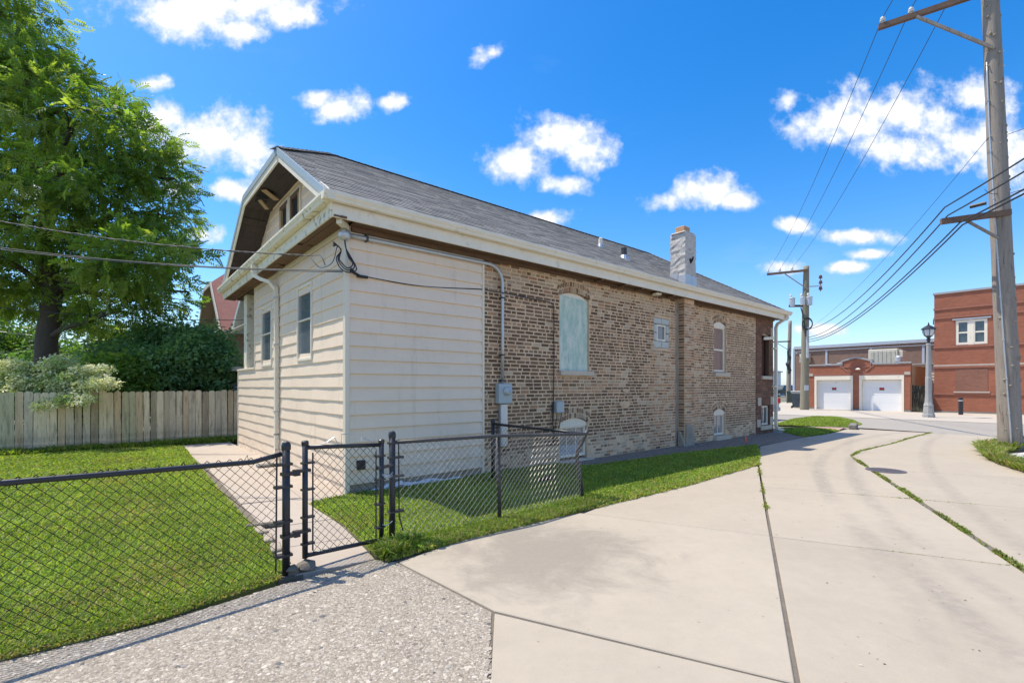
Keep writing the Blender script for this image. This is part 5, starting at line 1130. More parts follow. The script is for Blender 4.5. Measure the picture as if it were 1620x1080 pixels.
# long building behind
lb = thing('industrial_building', 'long low brown brick industrial building with pale blue coping behind the garage', 'building', hw(41, -2), HROT)
one('wall', BRNB, lb, 'box', 0, 20, -4, 10.6, -.1, 4.62); one('coping', BLUECAP, lb, 'box', -.08, .4, -4, 10.65, 4.62, 4.85); one('gutter_line', BLUECAP, lb, 'box', -.10, -.01, -4, 10.6, 4.40, 4.44)
one('corner_panel', BLUECAP, lb, 'box', -.03, 20, 10.601, 10.75, -.1, 4.7)
for y in (8.3,5.4,2.4,-.3): one('pilaster', BLUECAP, lb, 'box', -.05, .02, y-.07, y+.07, -.1, 4.40)
one('outdoor_unit', CREAMMETAL, lb, 'cbox', -.75, -.05, 9.4, 10.0, 3.5, 4.15, .03); one('wall_bracket', GALV, lb, 'box', -1.0, -.02, 10.1, 10.2, 4.2, 4.28)
# wooden gate and siding bay between garage and corner building
wg = thing('wooden_gate', 'grey wooden yard gate between the brick garage and the corner building', 'gate', hw(34.12, -1.05), HROT)
for i in range(7): one('gate_board', FENCEWOOD, wg, 'box', .0+rnd.uniform(-.004,.004), .03, .01+i*.123, .127+i*.123, .02, 1.60+rnd.uniform(-.02,.02))
for z in (.3,1.3): one('gate_rail', FENCEWOOD, wg, 'box', .032, .08, .0, .86, z, z+.1)
one('hinge', BLACKPAINT, wg, 'box', -.015, .0, .70, .86, 1.25, 1.31); one('gate_post', OLDWOOD, wg, 'box', -.02, .1, .872, .95, 0, 1.72)
sb = thing('siding_shed', 'cream siding shed wall seen over the wooden yard gate', 'shed', hw(38.2, -2.2), HROT)
one('wall', CREAMMETAL, sb, 'box', 0, 3, 0, 2.6, 0, 2.95)
for i in range(14): one('siding_board', CREAMMETAL, sb, 'prism', [(0,0),(-.03,0),(-.008,.2),(0,.2)], (0,0,.1+i*.2), (0,2.6,.1+i*.2), (1,0,0), (0,0,1))
one('roof', COPING, sb, 'box', -.15, 3.1, -.1, 2.7, 2.96, 3.05)
# pale house far down the back alley
wh = thing('white_building', 'white sided building far down the back alley beside our brick house', 'building', (42.5, 84, 0), HROT)
one('wall', simple('white_siding', (.66,.68,.70), .6, .05, 2), wh, 'box', 0, 12, 0, 9, -.2, 4.3); b = MB(); b.prism([(-.3,4.3),(9.3,4.3),(9.3,4.5),(4.5,6.3),(-.3,4.5)], (-.2,0,0), (12.2,0,0), (0,1,0), (0,0,1)); b.build('roof', simple('pale_roof', (.45,.46,.46), .8), wh)
for y in (1.5,4,6.6): one('window', GLASS, wh, 'box', -.03, .02, y, y+.9, 1.6, 2.9)
for x in (3,6.4): one('window', GLASS, wh, 'box', x, x+.9, -.03, .02, 1.6, 2.9)

# ------------------------------------------------------------------ neighbouring bungalows on the left
def bungalow(name, label, x, y, L, W, ez, pitch, wallm, roofm, trimm, soffm, clip=.6, ov=.45):
    t = thing(name, label, 'house', hw(x, y), HROT); zr = ez+(W/2+ov)*pitch; zc = ez+(zr-ez)*clip; yc = -ov+(zc-ez)/pitch; xh = -ov+(zr-zc)/pitch
    b = MB(); b.box(0, L, 0, W, -.1, ez); b.prism([(0,ez),(W,ez),(W/2+.9,zc-.2),(W/2-.9,zc-.2)], (.15,0,0), (.4,0,0), (0,1,0), (0,0,1)); b.build('wall', wallm, t)
    R = [(-ov,-ov,ez),(L+ov,-ov,ez),(L-1,W/2,zr),(xh,W/2,zr),(-ov,yc,zc)]; mi = lambda p: (p[0], W-p[1], p[2])
    b = MB(); h = [(-ov,yc,zc),(xh,W/2,zr),(-ov,W-yc,zc)]
    for poly in (R, [mi(p) for p in R][::-1], h[::-1], [(L+ov,-ov,ez),(L+ov,W+ov,ez),(L-1,W/2,zr)]): b.face(poly)
    b.build('roof', roofm, t); b = MB()
    for poly in (R, [mi(p) for p in R][::-1], h[::-1]): b.face([(p[0]+.02,p[1],p[2]-.12) for p in poly][::-1])
    b.build('soffit', soffm, t); b = MB()
    for p, q in ((R[0],R[4]),(R[4],mi(R[4])),(mi(R[4]),mi(R[0]))): b.bar((p[0]-.02,p[1],p[2]-.06), (q[0]-.02,q[1],q[2]-.06), .05, .20)
    b.build('rake_board', trimm, t)
    one('gutter', WHITE, t, 'prism', GPROF, (-ov,-ov+.02,ez-.12), (L+ov,-ov+.02,ez-.12), (0,1,0), (0,0,1)); one('gutter', WHITE, t, 'prism', GPROF, (-ov+.02,-ov-.1,ez-.12), (-ov+.02,W+ov+.1,ez-.12), (1,0,0), (0,0,1))
    for y0 in (W*.18, W*.62): sash(t, 'window', y0, y0+1.0, 1.7, 3.1, -.05, GLASS, w=.07, axis='y')
    sash(t, 'gable_window', W/2-.6, W/2+.6, ez+.25, ez+1.15, .09, GLASS, bars=(W/2,), w=.06, axis='y')
    for x0 in (3, 6, 9): sash(t, 'side_window', x0, x0+.9, 1.8, 3.2, -.05, GLASS, w=.07)
    return t, R
REDROOF = simple('faded_red_shingles', (.30,.125,.10), .9, .22, 5, bmp=.4, bscale=30); BLUEW = simple('pale_blue_siding', (.50,.57,.61), .6, .06, 2); GREYROOF = simple('dark_grey_shingles', (.11,.11,.115), .9, .25, 5, bmp=.4, bscale=30)
BUFF = simple('buff_wall', (.30,.20,.13), .85, .2, 3); TANSOF = simple('tan_soffit', (.30,.24,.19), .8, .2, 3)
nb1, _ = bungalow('neighbour_house', 'pale blue trimmed neighbour bungalow directly behind our porch post', 1.9, 9.9, 14, 6.2, 3.9, .62, BLUEW, GREYROOF, BLUEW, BLUEW)
nb2, _ = bungalow('neighbour_house', 'bungalow with faded red shingle roof beyond the board fence and bushes', 1.7, 18.5, 14, 6.6, 4.05, .95, BUFF, REDROOF, simple('tan_trim', (.5,.45,.36), .6), TANSOF, clip=.72)
one('porch_roof', LIME, nb1, 'box', -1.6, -.45, -.5, 1.6, 1.98, 2.10); one('porch_wall', BUFF, nb1, 'box', -1.5, 0, .0, 1.5, 0, 1.0)
dsh = MB(); dsh.lathe([(.02,0),(.22,.03),(.36,.09),(.42,.15)], n=20); q = dsh.build('satellite_dish', simple('grey_dish', (.40,.41,.43), .5, .05), nb1, True); q.location = (-1.0,-.9,2.35); q.rotation_euler = (0, -1.35, .2); one('dish_arm', GALV, nb1, 'tube', [(-1.0,-.9,2.3),(-.5,-.45,2.08)], .02, 6)
gh = thing('grey_house', 'light grey house partly hidden behind the trees left of the red roof', 'house', hw(9.5, 32), HROT); one('wall', simple('light_grey_siding', (.55,.56,.56), .7, .06), gh, 'box', 0, 9, 0, 7, 0, 5.2)
b = MB(); b.prism([(-.4,5.2),(7.4,5.2),(3.5,8.2)], (-.4,0,0), (9.4,0,0), (0,1,0), (0,0,1)); b.build('roof', simple('mottled_grey_roof', (.38,.38,.37), .9, .3, 8), gh)
for y in (1,4.5): one('window', GLASS, gh, 'box', -.04, .02, y, y+1, 2.2, 3.6)
# yard things showing over the board fence
sf = thing('slat_screen', 'dark grey horizontal slat screen behind the board fence at the porch corner', 'fence', hw(-1.3, 11.4), HROT)
DKSLAT = simple('charcoal_slat', (.07,.075,.085), .6, .2, 5)
for i in range(14): one('slat', DKSLAT, sf, 'cbox', 0, 2.7, 0, .025, .15+i*.115, .15+i*.115+.10, .005)
for x in (0,1.3,2.6): one('slat_post', DKSLAT, sf, 'box', x, x+.08, .027, .10, 0, 1.78)
def closed_umbrella(label, x, y, h, col, wtop, wbot, cloth_z):
    t = thing('patio_umbrella', label, 'umbrella', hw(x, y), 0); m = simple('umbrella_cloth', col, .8, .15, 4, bmp=.2, bscale=20); b = MB(); n = 24; R = []
    for (f, w) in ((0,wbot),(.35,wbot*.92),(.75,wtop*1.3),(.92,wtop),(1,.02)):
        R.append([(w*(1+.28*(k % 3 == 0))*math.cos(2*PI*k/n), w*(1+.28*(k % 3 == 0))*math.sin(2*PI*k/n), cloth_z+(h-cloth_z)*f) for k in range(n)])
    for i in range(len(R)-1):
        for k in range(n): b.face([R[i][k], R[i][(k+1)%n], R[i+1][(k+1)%n], R[i+1][k]])
    b.build('canopy', m, t); one('pole', GALV, t, 'tube', [(0,0,0),(0,0,h+.06)], .022, 8); return t
closed_umbrella('folded navy blue patio umbrella sticking up over the board fence', -2.1, 10.6, 1.92, (.035,.045,.10), .09, .13, .9)
closed_umbrella('half folded slate grey patio umbrella behind the pale shrub', -3.75, 11.2, 2.05, (.14,.15,.18), .12, .42, 1.5)
ppt = thing('potted_plant', 'spiky potted plant on stacked planks at the porch corner over the fence', 'plant', hw(.55, 9.6), HROT)
for i, w in enumerate((.55,.45,.62)): one('plank', BLUEW if i % 2 else CURBSTONE, ppt, 'box', -w/2, w/2, -.15, .15, 1.42+i*.07, 1.45+i*.07)
one('stand', DKSLAT, ppt, 'box', -.15, .15, -.12, .12, 0, 1.419); one('pot', CLAYPOT, ppt, 'lathe', [(.06,0),(.09,.12),(.1,.12),(.08,.11)], (0,0,1.62), 12)
b = MB()
for i in range(16):
    a = rnd.uniform(0,6.28); l = rnd.uniform(.12,.24); c = (.10,.17,.03) if i % 3 else (.28,.25,.06); b.face([(0,.0,1.73),(.015*math.sin(a),-.015*math.cos(a),1.73),(l*.6*math.cos(a),l*.6*math.sin(a),1.75+l),(0,0,1.74)], c)
b.build('leaves', GRASS, ppt)
# ------------------------------------------------------------------ street lamp, bollard, bins, vehicles
lx, ly = gp(1469,660); lm = thing('street_lamp', 'grey concrete lamp post with black acorn lantern in front of the yard gate', 'street lamp', (lx, ly, 0))
CONCPOST = simple('pale_concrete_post', (.34,.335,.32), .7, .12, 5)
one('base', CONCPOST, lm, 'lathe', [(.25,-.05),(.25,.12),(.22,.2),(.185,.55),(.20,.58),(.185,.63),(.15,.75),(.14,.95)], n=8); one('column', CONCPOST, lm, 'lathe', [(.135,.95),(.125,1.2),(.13,1.95),(.115,2.0),(.09,3.55),(.105,3.6),(.09,3.66)], n=8)
one('neck', BLACKPAINT, lm, 'lathe', [(.07,3.66),(.06,3.78),(.10,3.84),(.06,3.9),(.11,3.98),(.17,4.02)], n=12)
lan = one('lantern_glass', simple('frosted_glass', (.62,.66,.68), .2, .08, 4, bmp=0), lm, 'lathe', [(.15,4.02),(.21,4.15),(.235,4.28),(.22,4.36)], n=12)
for k in range(6): a = k*PI/3; one('lantern_rib', BLACKPAINT, lan, 'tube', [(.16*math.cos(a),.16*math.sin(a),4.02),(.225*math.cos(a),.225*math.sin(a),4.15),(.25*math.cos(a),.25*math.sin(a),4.28),(.23*math.cos(a),.23*math.sin(a),4.37)], .012, 6)
one('lantern_roof', BLACKPAINT, lm, 'lathe', [(.30,4.34),(.29,4.38),(.19,4.47),(.09,4.53),(.04,4.56),(.03,4.62),(.008,4.70)], n=12)
bx_, by_ = gp(1520,656); bo = thing('bollard', 'short dark steel bollard in front of the red brick corner building', 'bollard', (bx_, by_, 0)); one('tube', BLACKPAINT, bo, 'lathe', [(.10,-.05),(.10,.88),(.085,.92),(.03,.94)], n=14, smooth=False); one('band', GALV, bo, 'lathe', [(.104,.74),(.104,.80)], n=14)
def bin_thing(label, X, Y, rz, bodym, lidm, s=1.0):
    t = thing('wheelie_bin', label, 'bin', (X, Y, 0), rz, 'wheelie bins along the back alley'); f = lambda h, w, d: [(-w,-d,h),(w,-d,h),(w,d,h),(-w,d,h)]
    b = MB(); b.solid(f(.06,.24*s,.25*s)+f(1.0*s,.30*s,.36*s), [(3,2,1,0),(4,5,6,7),(0,1,5,4),(1,2,6,5),(2,3,7,6),(3,0,4,7)]); b.build('body', bodym, t)
    b = MB(); b.cbox(-.33*s,.33*s,-.40*s,.38*s,1.0*s,1.09*s,.03); b.build('lid', lidm, t); one('handle', lidm, t, 'tube', [(-.25*s,.42*s,.95*s),(.25*s,.42*s,.95*s)], .02, 6)
    for x in (-.27*s,.27*s): q = MB(); q.lathe([(.1,-.03),(.1,.03)], n=12); M = Matrix.Translation((x,.3*s,.1)) @ Matrix.Rotation(PI/2, 4, 'Y'); o = MB(); o.solid(q.v, q.f, None, M); o.build('wheel', CABLE, t)
    for x in (-.12,.12): one('rib', bodym, t, 'bar', (x,-.27*s,.15), (x*1.2,-.365*s,.95*s), .04, .02)
BINB = simple('dark_blue_bin', (.035,.055,.075), .5, .1, 5); BING = simple('dark_green_bin', (.03,.055,.045), .5, .1, 5); BINL = simple('grey_bin_lid', (.30,.32,.34), .5, .1, 5)
X, Y = gp(1263,645.5); bin_thing('dark blue wheelie bin with grey lid standing left of the second utility pole', X, Y, HROT+PI/2, BINB, BINL, 1.12)
X, Y = gp(1251,637.5); bin_thing('dark green wheelie bin farther down the alley behind the blue bin', X, Y, HROT+PI/2+.3, BING, BING, 1.05)
X, Y = gp(1281,645.5); bin_thing('black wheelie bin between the second utility pole and the garage corner', X, Y, HROT+PI/2-.1, simple('black_bin', (.03,.03,.03), .5), CABLE, 1.1)
TYRE = simple('tyre_rubber', (.02,.02,.02), .8, .2, 9); RIMM = simple('alloy_rim', (.45,.45,.46), .35, .1, 9, metal=.6); TAIL = simple('tail_lamp', (.5,.02,.02), .25, .1)
def car(name, label, loc, rz, paint, kind):
    """kind: pickup or sedan; +x is the front"""
    t = thing(name, label, 'pickup' if kind == 'pickup' else 'car', loc, rz)
    if kind == 'pickup': body = [(-2.7,.45),(-2.7,1.05),(-.55,1.08),(-.5,1.08),(.95,1.1),(2.3,1.02),(2.65,.9),(2.7,.45)]; cab = [(-.55,1.08),(-.42,1.75),(.35,1.78),(1.0,1.1)]
    else: body = [(-2.25,.38),(-2.3,.75),(-2.1,.98),(-1.3,1.0),(1.0,.98),(2.0,.82),(2.25,.62),(2.25,.34)]; cab = [(-1.75,.98),(-1.05,1.42),(.25,1.45),(1.15,.98)]
    w = .92 if kind == 'pickup' else .86
    b = MB(); rows_ = [(-w+.06,.97),(-w,.995),(w,.995),(w-.06,.97)]
    R = [[(x*s_, y, .2+(z-.2)*(1 if abs(y) == w else .97)) for (x, z) in body] for (y, s_) in ((-w+.07,.985),(-w,1),(w,1),(w-.07,.985))]
    R = [[(x*.98, -w, z*.99) for (x, z) in body], [(x, -w+.06, z) for (x, z) in body], [(x, w-.06, z) for (x, z) in body], [(x*.98, w, z*.99) for (x, z) in body]]
    n = len(body)
    for i in range(3):
        for k in range(n): b.face([R[i][k], R[i+1][k], R[i+1][(k+1)%n], R[i][(k+1)%n]])
    b.face(R[0]); b.face(R[3][::-1]); b.build('body', paint, t)
    b = MB(); c0 = [(x, -w+.10+(.16 if z > 1.2 else 0), z) for (x, z) in cab]; c1 = [(x, -y, z) for (x, y, z) in c0]
    for k in range(4): b.face([c0[k], c1[k], c1[(k+1)%4], c0[(k+1)%4]])
    b.face(c0); b.face(c1[::-1]); cb_ = b.build('cabin', paint, t)
    for s_, cc_ in ((-1,c0),(1,c1)):
        P = [Vector(p) for p in cc_]; ctr = sum(P, Vector())/4; b = MB(); b.face([(p-ctr)*.82+ctr+Vector((0,s_*.012,.02)) for p in P]); b.build('side_glass', GLASS, cb_)
    for (k, nm) in ((0,'rear_glass'),(2,'windscreen')):
        P = [Vector(c0[k]), Vector(c1[k]), Vector(c1[k+1]), Vector(c0[k+1])]; ctr = sum(P, Vector())/4; nrm = (P[1]-P[0]).cross(P[3]-P[0]).normalized(); nrm = nrm if nrm.x*(ctr.x-sum(p[0] for p in cab)/4) > 0 else -nrm
        b = MB(); b.face([(p-ctr)*.86+ctr+nrm*.012 for p in P]); b.build(nm, GLASS, cb_)
    rr = .38 if kind == 'pickup' else .32
    for x in ((-1.75,1.75) if kind == 'pickup' else (-1.4,1.4)):
        for s_ in (-1,1):
            q = MB(); q.lathe([(rr*.6,-.1),(rr,-.09),(rr,.09),(rr*.6,.1)], n=18); M = Matrix.Translation((x,s_*(w-.06),rr)) @ Matrix.Rotation(PI/2, 4, 'X'); o = MB(); o.solid(q.v, q.f, None, M); wl = o.build('wheel', TYRE, t)
            q = MB(); q.lathe([(rr*.58,-.11),(rr*.5,-.115),(rr*.2,-.10)], n=14); M = Matrix.Translation((x,s_*(w-.06),rr)) @ Matrix.Rotation(PI/2*s_, 4, 'X'); o = MB(); o.solid(q.v, q.f, None, M); o.build('rim', RIMM, wl)
    for s_ in (-1,1):
        one('tail_lamp', TAIL, t, 'box', body[1][0]-.03, body[1][0]+.06, s_*(w-.1)-.08, s_*(w-.1)+.08, .75, 1.0); one('headlamp', PORCELAIN, t, 'box', body[-2][0]-.08, body[-2][0]+.02, s_*(w-.2)-.12, s_*(w-.2)+.12, .62, .76)
    one('bumper', RIMM if kind == 'pickup' else paint, t, 'cbox', body[0][0]-.10, body[0][0]+.05, -w+.05, w-.05, .40, .58, .03); return t
paint = lambda n, c: simple(n, c, .22, .03, 2, bmp=0)
P3 = Vector((30.6, 73, 0)); car('pickup_truck', 'dark green pickup truck parked far down the back alley under the white building', (42.3, 74.5, 0), HROT+2.75, paint('dark_green_paint', (.03,.05,.045)), 'pickup')
car('parked_car', 'white car whose roof shows behind the wheelie bins', (36.6, 60, 0), 1.03, paint('white_car_paint', (.75,.76,.76)), 'sedan')
car('parked_car', 'silver blue car parked behind the house, only a corner showing past the downspout', hw(20.3, 4.60), HROT+PI/2, paint('silver_blue_paint', (.40,.46,.54)), 'sedan')
dm = thing('dumpster', 'bright blue dumpster behind the bins and third utility pole', 'dumpster', (46.6, 78.0, 0), HROT); DB = simple('blue_steel', (.03,.16,.42), .5, .15, 4)
b = MB(); b.prism([(-1.0,.15),(1.0,.15),(1.2,1.75),(-1.2,1.75)], (0,-2.2,0), (0,2.2,0), (1,0,0), (0,0,1)); b.build('body', DB, dm); one('lid', simple('light_blue_lid', (.25,.42,.58), .5), dm, 'cbox', -1.15, 1.15, -2.15, 2.15, 1.76, 1.86, .03)
for y in (-1.5,-.5,.5,1.5): one('rib', DB, dm, 'bar', (-1.03,y,.2), (-1.23,y,1.74), .12, .08)
# ------------------------------------------------------------------ utility poles
def wpole(b, base, top, r0, r1, n=18, col=None):
    base, top = Vector(base), Vector(top); k = 22; pts = []; rs = []
    for i in range(k+1):
        t = i/k; pts.append(base.lerp(top, t)+Vector((math.sin(t*9)*.008, math.cos(t*7)*.008, 0))); rs.append((r0+(r1-r0)*t)*(1+.012*math.sin(t*41)))
    b.tube(pts, rs, n, col)
def insulator(parent, p, s=1.0, m=PORCELAIN): return one('insulator', m, parent, 'lathe', [(.02*s,-.02),(.02*s,.05*s),(.075*s,.06*s),(.085*s,.10*s),(.05*s,.12*s),(.075*s,.14*s),(.06*s,.19*s),(.025*s,.22*s)], p, 12)
B1 = Vector((11.72, 11.2, 0)); T1 = Vector((11.20, 11.2, 11.2)); pt = lambda z: B1.lerp(T1, z/11.2)
up1 = thing('utility_pole', 'tall leaning weathered utility pole with metal conduit, nearest pole at the right edge', 'utility pole', B1, 0, 'wooden utility poles'); R1 = lambda p: tuple(Vector(p)-B1)
b = MB(); wpole(b, (0,0,-.3), R1(T1), .215, .150, 20); b.build('pole', POLEWOOD, up1, True)
b = MB()
for i in range(46):      # knots and split ends standing off the wood
    z = rnd.uniform(.3,10.6); a = rnd.uniform(-2.9,-.4); r = (.215-.065*z/11.2); c = pt(z)-B1; b.lathe([(.035,-.02),(.03,.012),(.012,.022)], n=7); 
    M = Matrix.Translation(c+Vector((math.cos(a)*r,math.sin(a)*r,0))) @ Matrix.Rotation(a, 4, 'Z') @ Matrix.Rotation(PI/2, 4, 'Y') @ Matrix.Diagonal((rnd.uniform(.6,1.4), rnd.uniform(.5,1.1), rnd.uniform(.5,1.2), 1)); k = 21
    for j in range(len(b.v)-k, len(b.v)): b.v[j] = tuple(M @ Vector(b.v[j]))
b.build('knot', simple('pole_knot', (.30,.25,.19), .85, .3, 12, bmp=.4), up1, kind='stuff')
def cpos(z): a = math.radians(224-38*min(1, max(0, (z-.5)/7))); r = .215-.065*z/11.2+.014; return pt(z)+Vector((math.cos(a)*r, math.sin(a)*r, 0))
b = MB(); b.tube([tuple(cpos(z)-B1) for z in np.linspace(.0,9.1,34)], .016, 8); b.build('conduit', GALV, up1, True)
for z in (.9,1.7,2.6,3.6,4.5,5.9,7.0,8.2): c = cpos(z)-B1; one('conduit_strap', GALV, up1, 'lathe', [(.0,-.015),(.026,-.012),(.026,.012),(.0,.015)], tuple(c), 8)
ARM = Vector((-1.78, 1.15, 0)); at_ = pt(10.72); 
b = MB(); b.bar(R1(at_+ARM*-.18+Vector((0,-.19,0))), R1(at_+ARM*1.02+Vector((0,-.12,0))), .10, .125); b.build('crossarm', ARMWOOD, up1)
b = MB(); b.bar(R1(at_+ARM*.68+Vector((0,-.17,-.06))), R1(pt(9.35)+Vector((-.10,-.13,0))), .055, .06); b.build('crossarm_brace', GALV if False else POLEWOOD, up1)
INS = []
for f in (.985,.72,.36):
    p = at_+ARM*f+Vector((0,-.14,.07)); INS.append(p+Vector((0,0,.14))); insulator(up1, R1(p), .75)
ARM2 = Vector((-1.12, .42, 0)); a2 = pt(5.50)
b = MB(); b.bar(R1(a2+ARM2*-.02+Vector((0,-.2,.02))), R1(a2+ARM2*1.03+Vector((0,-.16,-.03))), .10, .13); b.build('crossarm', ARMWOOD, up1)
b = MB(); b.bar(R1(a2+ARM2*.62+Vector((0,-.16,-.07))), R1(pt(4.95)+Vector((-.16,-.1,0))), .05, .05); b.build('crossarm_brace', POLEWOOD, up1)
for z in (9.35,9.0,7.35): c = pt(z); one('bolt', GALV, up1, 'tube', [R1(c+Vector((-.22,-.05,0))), R1(c+Vector((.24,-.02,.02)))], .012, 6)
B2 = Vector((*gp(1272.5,648), 0)); T2 = B2+Vector((.12,0,9.45)); up2 = thing('utility_pole', 'greenish utility pole with transformer cans beside the brick garage', 'utility pole', B2, 0, 'wooden utility poles'); pt2 = lambda z: B2.lerp(T2, z/9.45); R2 = lambda p: tuple(Vector(p)-B2)
b = MB(); wpole(b, (0,0,-.3), R2(T2), .27, .17, 14); b.build('pole', POLEGREEN, up2, True)
A2 = Vector((-2.05,1.2,0)); t2 = pt2(9.15); b = MB(); b.bar(R2(t2+Vector((0,-.2,0))), R2(t2+A2+Vector((0,-.2,0))), .12, .14); b.build('crossarm', ARMWOOD, up2); b = MB(); b.bar(R2(t2+A2*.55+Vector((0,-.2,-.1))), R2(pt2(7.9)+Vector((0,-.2,0))), .06, .06); b.build('crossarm_brace', POLEWOOD, up2)
INS2 = []
for f in (.97,.68,.38): p = t2+A2*f+Vector((0,-.2,.07)); INS2.append(p+Vector((0,0,.2))); insulator(up2, R2(p), 1.1)
tc_ = pt2(7.1)
for (dx, dy, s) in ((-.85,.1,.72),(-.38,-.3,.62),(-.02,-.42,.7)):
    q = one('transformer', GALV, up2, 'lathe', [(.0,-.42*s),(.24*s,-.40*s),(.25*s,.3*s),(.27*s,.31*s),(.27*s,.36*s),(.2*s,.42*s),(.02,.45*s)], R2(tc_+Vector((dx,dy,0))), 14); insulator(up2, R2(tc_+Vector((dx-.08,dy,.42*s))), 1.0)
b = MB(); b.bar(R2(tc_+Vector((0,0,-.25))), R2(tc_+Vector((-1.05,.1,-.25))), .08, .14); b.build('transformer_bracket', RUSTPAINT, up2)
b = MB()
for k in range(3): b.tube([R2(pt2(5.6)+Vector((-.06+.33*math.cos(t*PI/8),-.30,.36*math.sin(t*PI/8)+.03*k))) for t in range(17)], .03, 6)
b.tube([R2(pt2(6.7)+Vector((-.5,-.3,0))), R2(pt2(6.0)+Vector((-.3,-.3,0))), R2(pt2(5.3)+Vector((-.2,-.28,0))), R2(pt2(4.8)+Vector((-.15,-.27,0)))], .035, 6); b.build('cable_coil', CABLE, up2)
b = MB(); c = pt2(8.1); b.bar(R2(c), R2(c+Vector((1.0,-.1,.05))), .06, .08); b.build('cutout_bracket', GALV, up2)
for dz in (.1,.45,-.3): insulator(up2, R2(c+Vector((.9,-.1,dz))), 1.4, simple('brown_insulator', (.16,.10,.09), .3))
one('riser_conduit', GALV, up2, 'tube', [R2(pt2(3.4)+Vector((0,-.26,0))), R2(pt2(5.4)+Vector((0,-.24,0)))], .09, 10); one('pole_tag', BLUEW, up2, 'box', -.16, .10, -.30, -.275, 1.28, 1.62)
B3 = Vector((30.6+.4, 53, 0)); B3 = Vector((*sp(1247,640,53)[:2], 0)); T3 = B3+Vector((.2,0,8.85)); up3 = thing('utility_pole', 'thin distant utility pole with single crossarm farther down the alley', 'utility pole', B3, 0, 'wooden utility poles'); R3 = lambda p: tuple(Vector(p)-B3)
b = MB(); wpole(b, (0,0,-.3), R3(T3), .26, .17, 10); b.build('pole', POLEWOOD, up3, True); a3 = B3+Vector((.15,0,6.55))
b = MB(); b.bar(R3(a3+Vector((0,-.2,0))), R3(a3+Vector((-2.0,.6,-.02))), .12, .14); b.build('crossarm', ARMWOOD, up3); b = MB(); b.bar(R3(a3+Vector((-1.3,.3,-.1))), R3(a3+Vector((0,-.2,-1.1))), .06, .06); b.build('crossarm_brace', POLEWOOD, up3)
b = MB(); b.tube([R3(B3+Vector((-.1+.12*math.sin(k*1.7),-.28,3.0+k*.35))) for k in range(9)], [.12,.2,.16,.24,.14,.2,.1,.12,.06], 7); b.build('cable_bundle', CABLE, up3)
# ------------------------------------------------------------------ overhead lines
def sagline(p, q, sag, n=24): p, q = Vector(p), Vector(q); return [p.lerp(q, i/n)-Vector((0,0,sag*4*(i/n)*(1-i/n))) for i in range(n+1)]
def cable(label, runs, r, m=CABLE, name='overhead_cable', group=None, cat='cable'):
    b = MB()
    for pts in runs: b.tube(pts, r, 6, cap=False)
    o = b.build(name, m, None, True); tag(o, label, cat, group); return o
back = Vector((-7.6, -20.2, 0))
for i, lb_ in enumerate(('thin wire on the outermost insulator of the near pole crossarm, leftmost of three', 'thin wire on the middle insulator of the near pole crossarm', 'thin wire on the inner insulator of the near pole crossarm, rightmost of three')):
    cable(lb_, [sagline(INS[i], INS2[i], .55), sagline(INS[i], INS[i]+back, .4)], .0085, CABLE, 'overhead_wire', 'power lines between the poles', 'wire')
e2 = pt2(4.55)+Vector((0,-.27,0))
for i, (dz, f, dz2, lb_, r) in enumerate(((.30,.98,.9,'thick black cable, uppermost at the tip of the low crossarm on the near pole',.017),(.10,.93,.25,'twisted grey cable just above the low crossarm tip of the near pole',.017),(-.10,.74,.06,'thick black cable sagging under the low crossarm of the near pole',.019),(-.16,.70,-.12,'lowest black cable passing under the low crossarm of the near pole',.019))):
    p = a2+ARM2*f+Vector((0,-.18,dz)); cable(lb_, [sagline(p, e2+Vector((0,0,dz2*.8)), .62), sagline(p, p+back*.9+Vector((0,0,.1)), .3)], r, CABLE, 'overhead_cable', 'communication cables between the poles')
p = a2+ARM2*.93+Vector((0,-.2,.16)); b = MB()
sc = one('splice_case', RUSTPAINT, None, 'tube', [p+Vector((.22,-.3,.02)), p+Vector((.38,-.52,.03))], .045, 8); tag(sc, 'small rusty splice case hanging on the cables by the low crossarm', 'splice case')
cable('thin guy wire reaching the near pole halfway up from both sides', [sagline(pt(7.35)+Vector((-.2,0,0)), pt2(5.2), .5), sagline(pt(7.35)+Vector((.1,-.1,0)), pt(7.35)+Vector((2.6,-6,.3)), .1)], .006, CABLE, 'guy_wire')
cable('short service wire from the near pole to the cables over the low crossarm', [sagline(pt(6.0)+Vector((-.15,-.1,0)), a2+ARM2*.5+Vector((0,-.4,.55)), .05), sagline(pt(6.0)+Vector((.15,-.1,0)), pt(6.0)+Vector((3,-5,.8)), .05)], .006, CABLE, 'service_wire')
W0 = hw(-.20,-.02,3.40); farP = Vector((-14.5, 8.2, 6.0))
def twist(p, q, sag, k, r=.014):
    pts = sagline(p, q, sag, 60); r = .009; return [v+Vector((0, math.cos(i*2.4+k)*r, math.sin(i*2.4+k)*r)) for i, v in enumerate(pts)]
W0 = hw(-.38,.35,3.34)
cable('upper twisted service drop from the left tree side to the weatherhead corner', [twist(W0, farP, .45, 0), twist(W0, farP, .45, 3.1)], .0058, ALUWIRE, 'service_drop', 'service drops to the house')
wire_hook = hw(-.16,-.1,3.42); cable('curled tail wire hanging where the upper service drop meets the weatherhead loops', [smooth([W0, hw(-.36,.22,3.22), hw(-.30,.12,3.14), hw(-.2,-.02,3.2), wire_hook]), [W0, hw(-.30,.15,3.32), hw(-.28,.1,3.24), hw(-.26,.08,3.17)]], .006, ALUWIRE, 'tail_wire')
cable('lower pair of service cables crossing the porch gutter to the side wall', [sagline(hw(.05,-.06,3.10), Vector((-14.5,8.0,4.95)), .35), sagline(hw(.05,-.06,3.12), Vector((-14.5,8.3,5.1)), .38)], .0065, ALUWIRE, 'service_drop', 'service drops to the house')
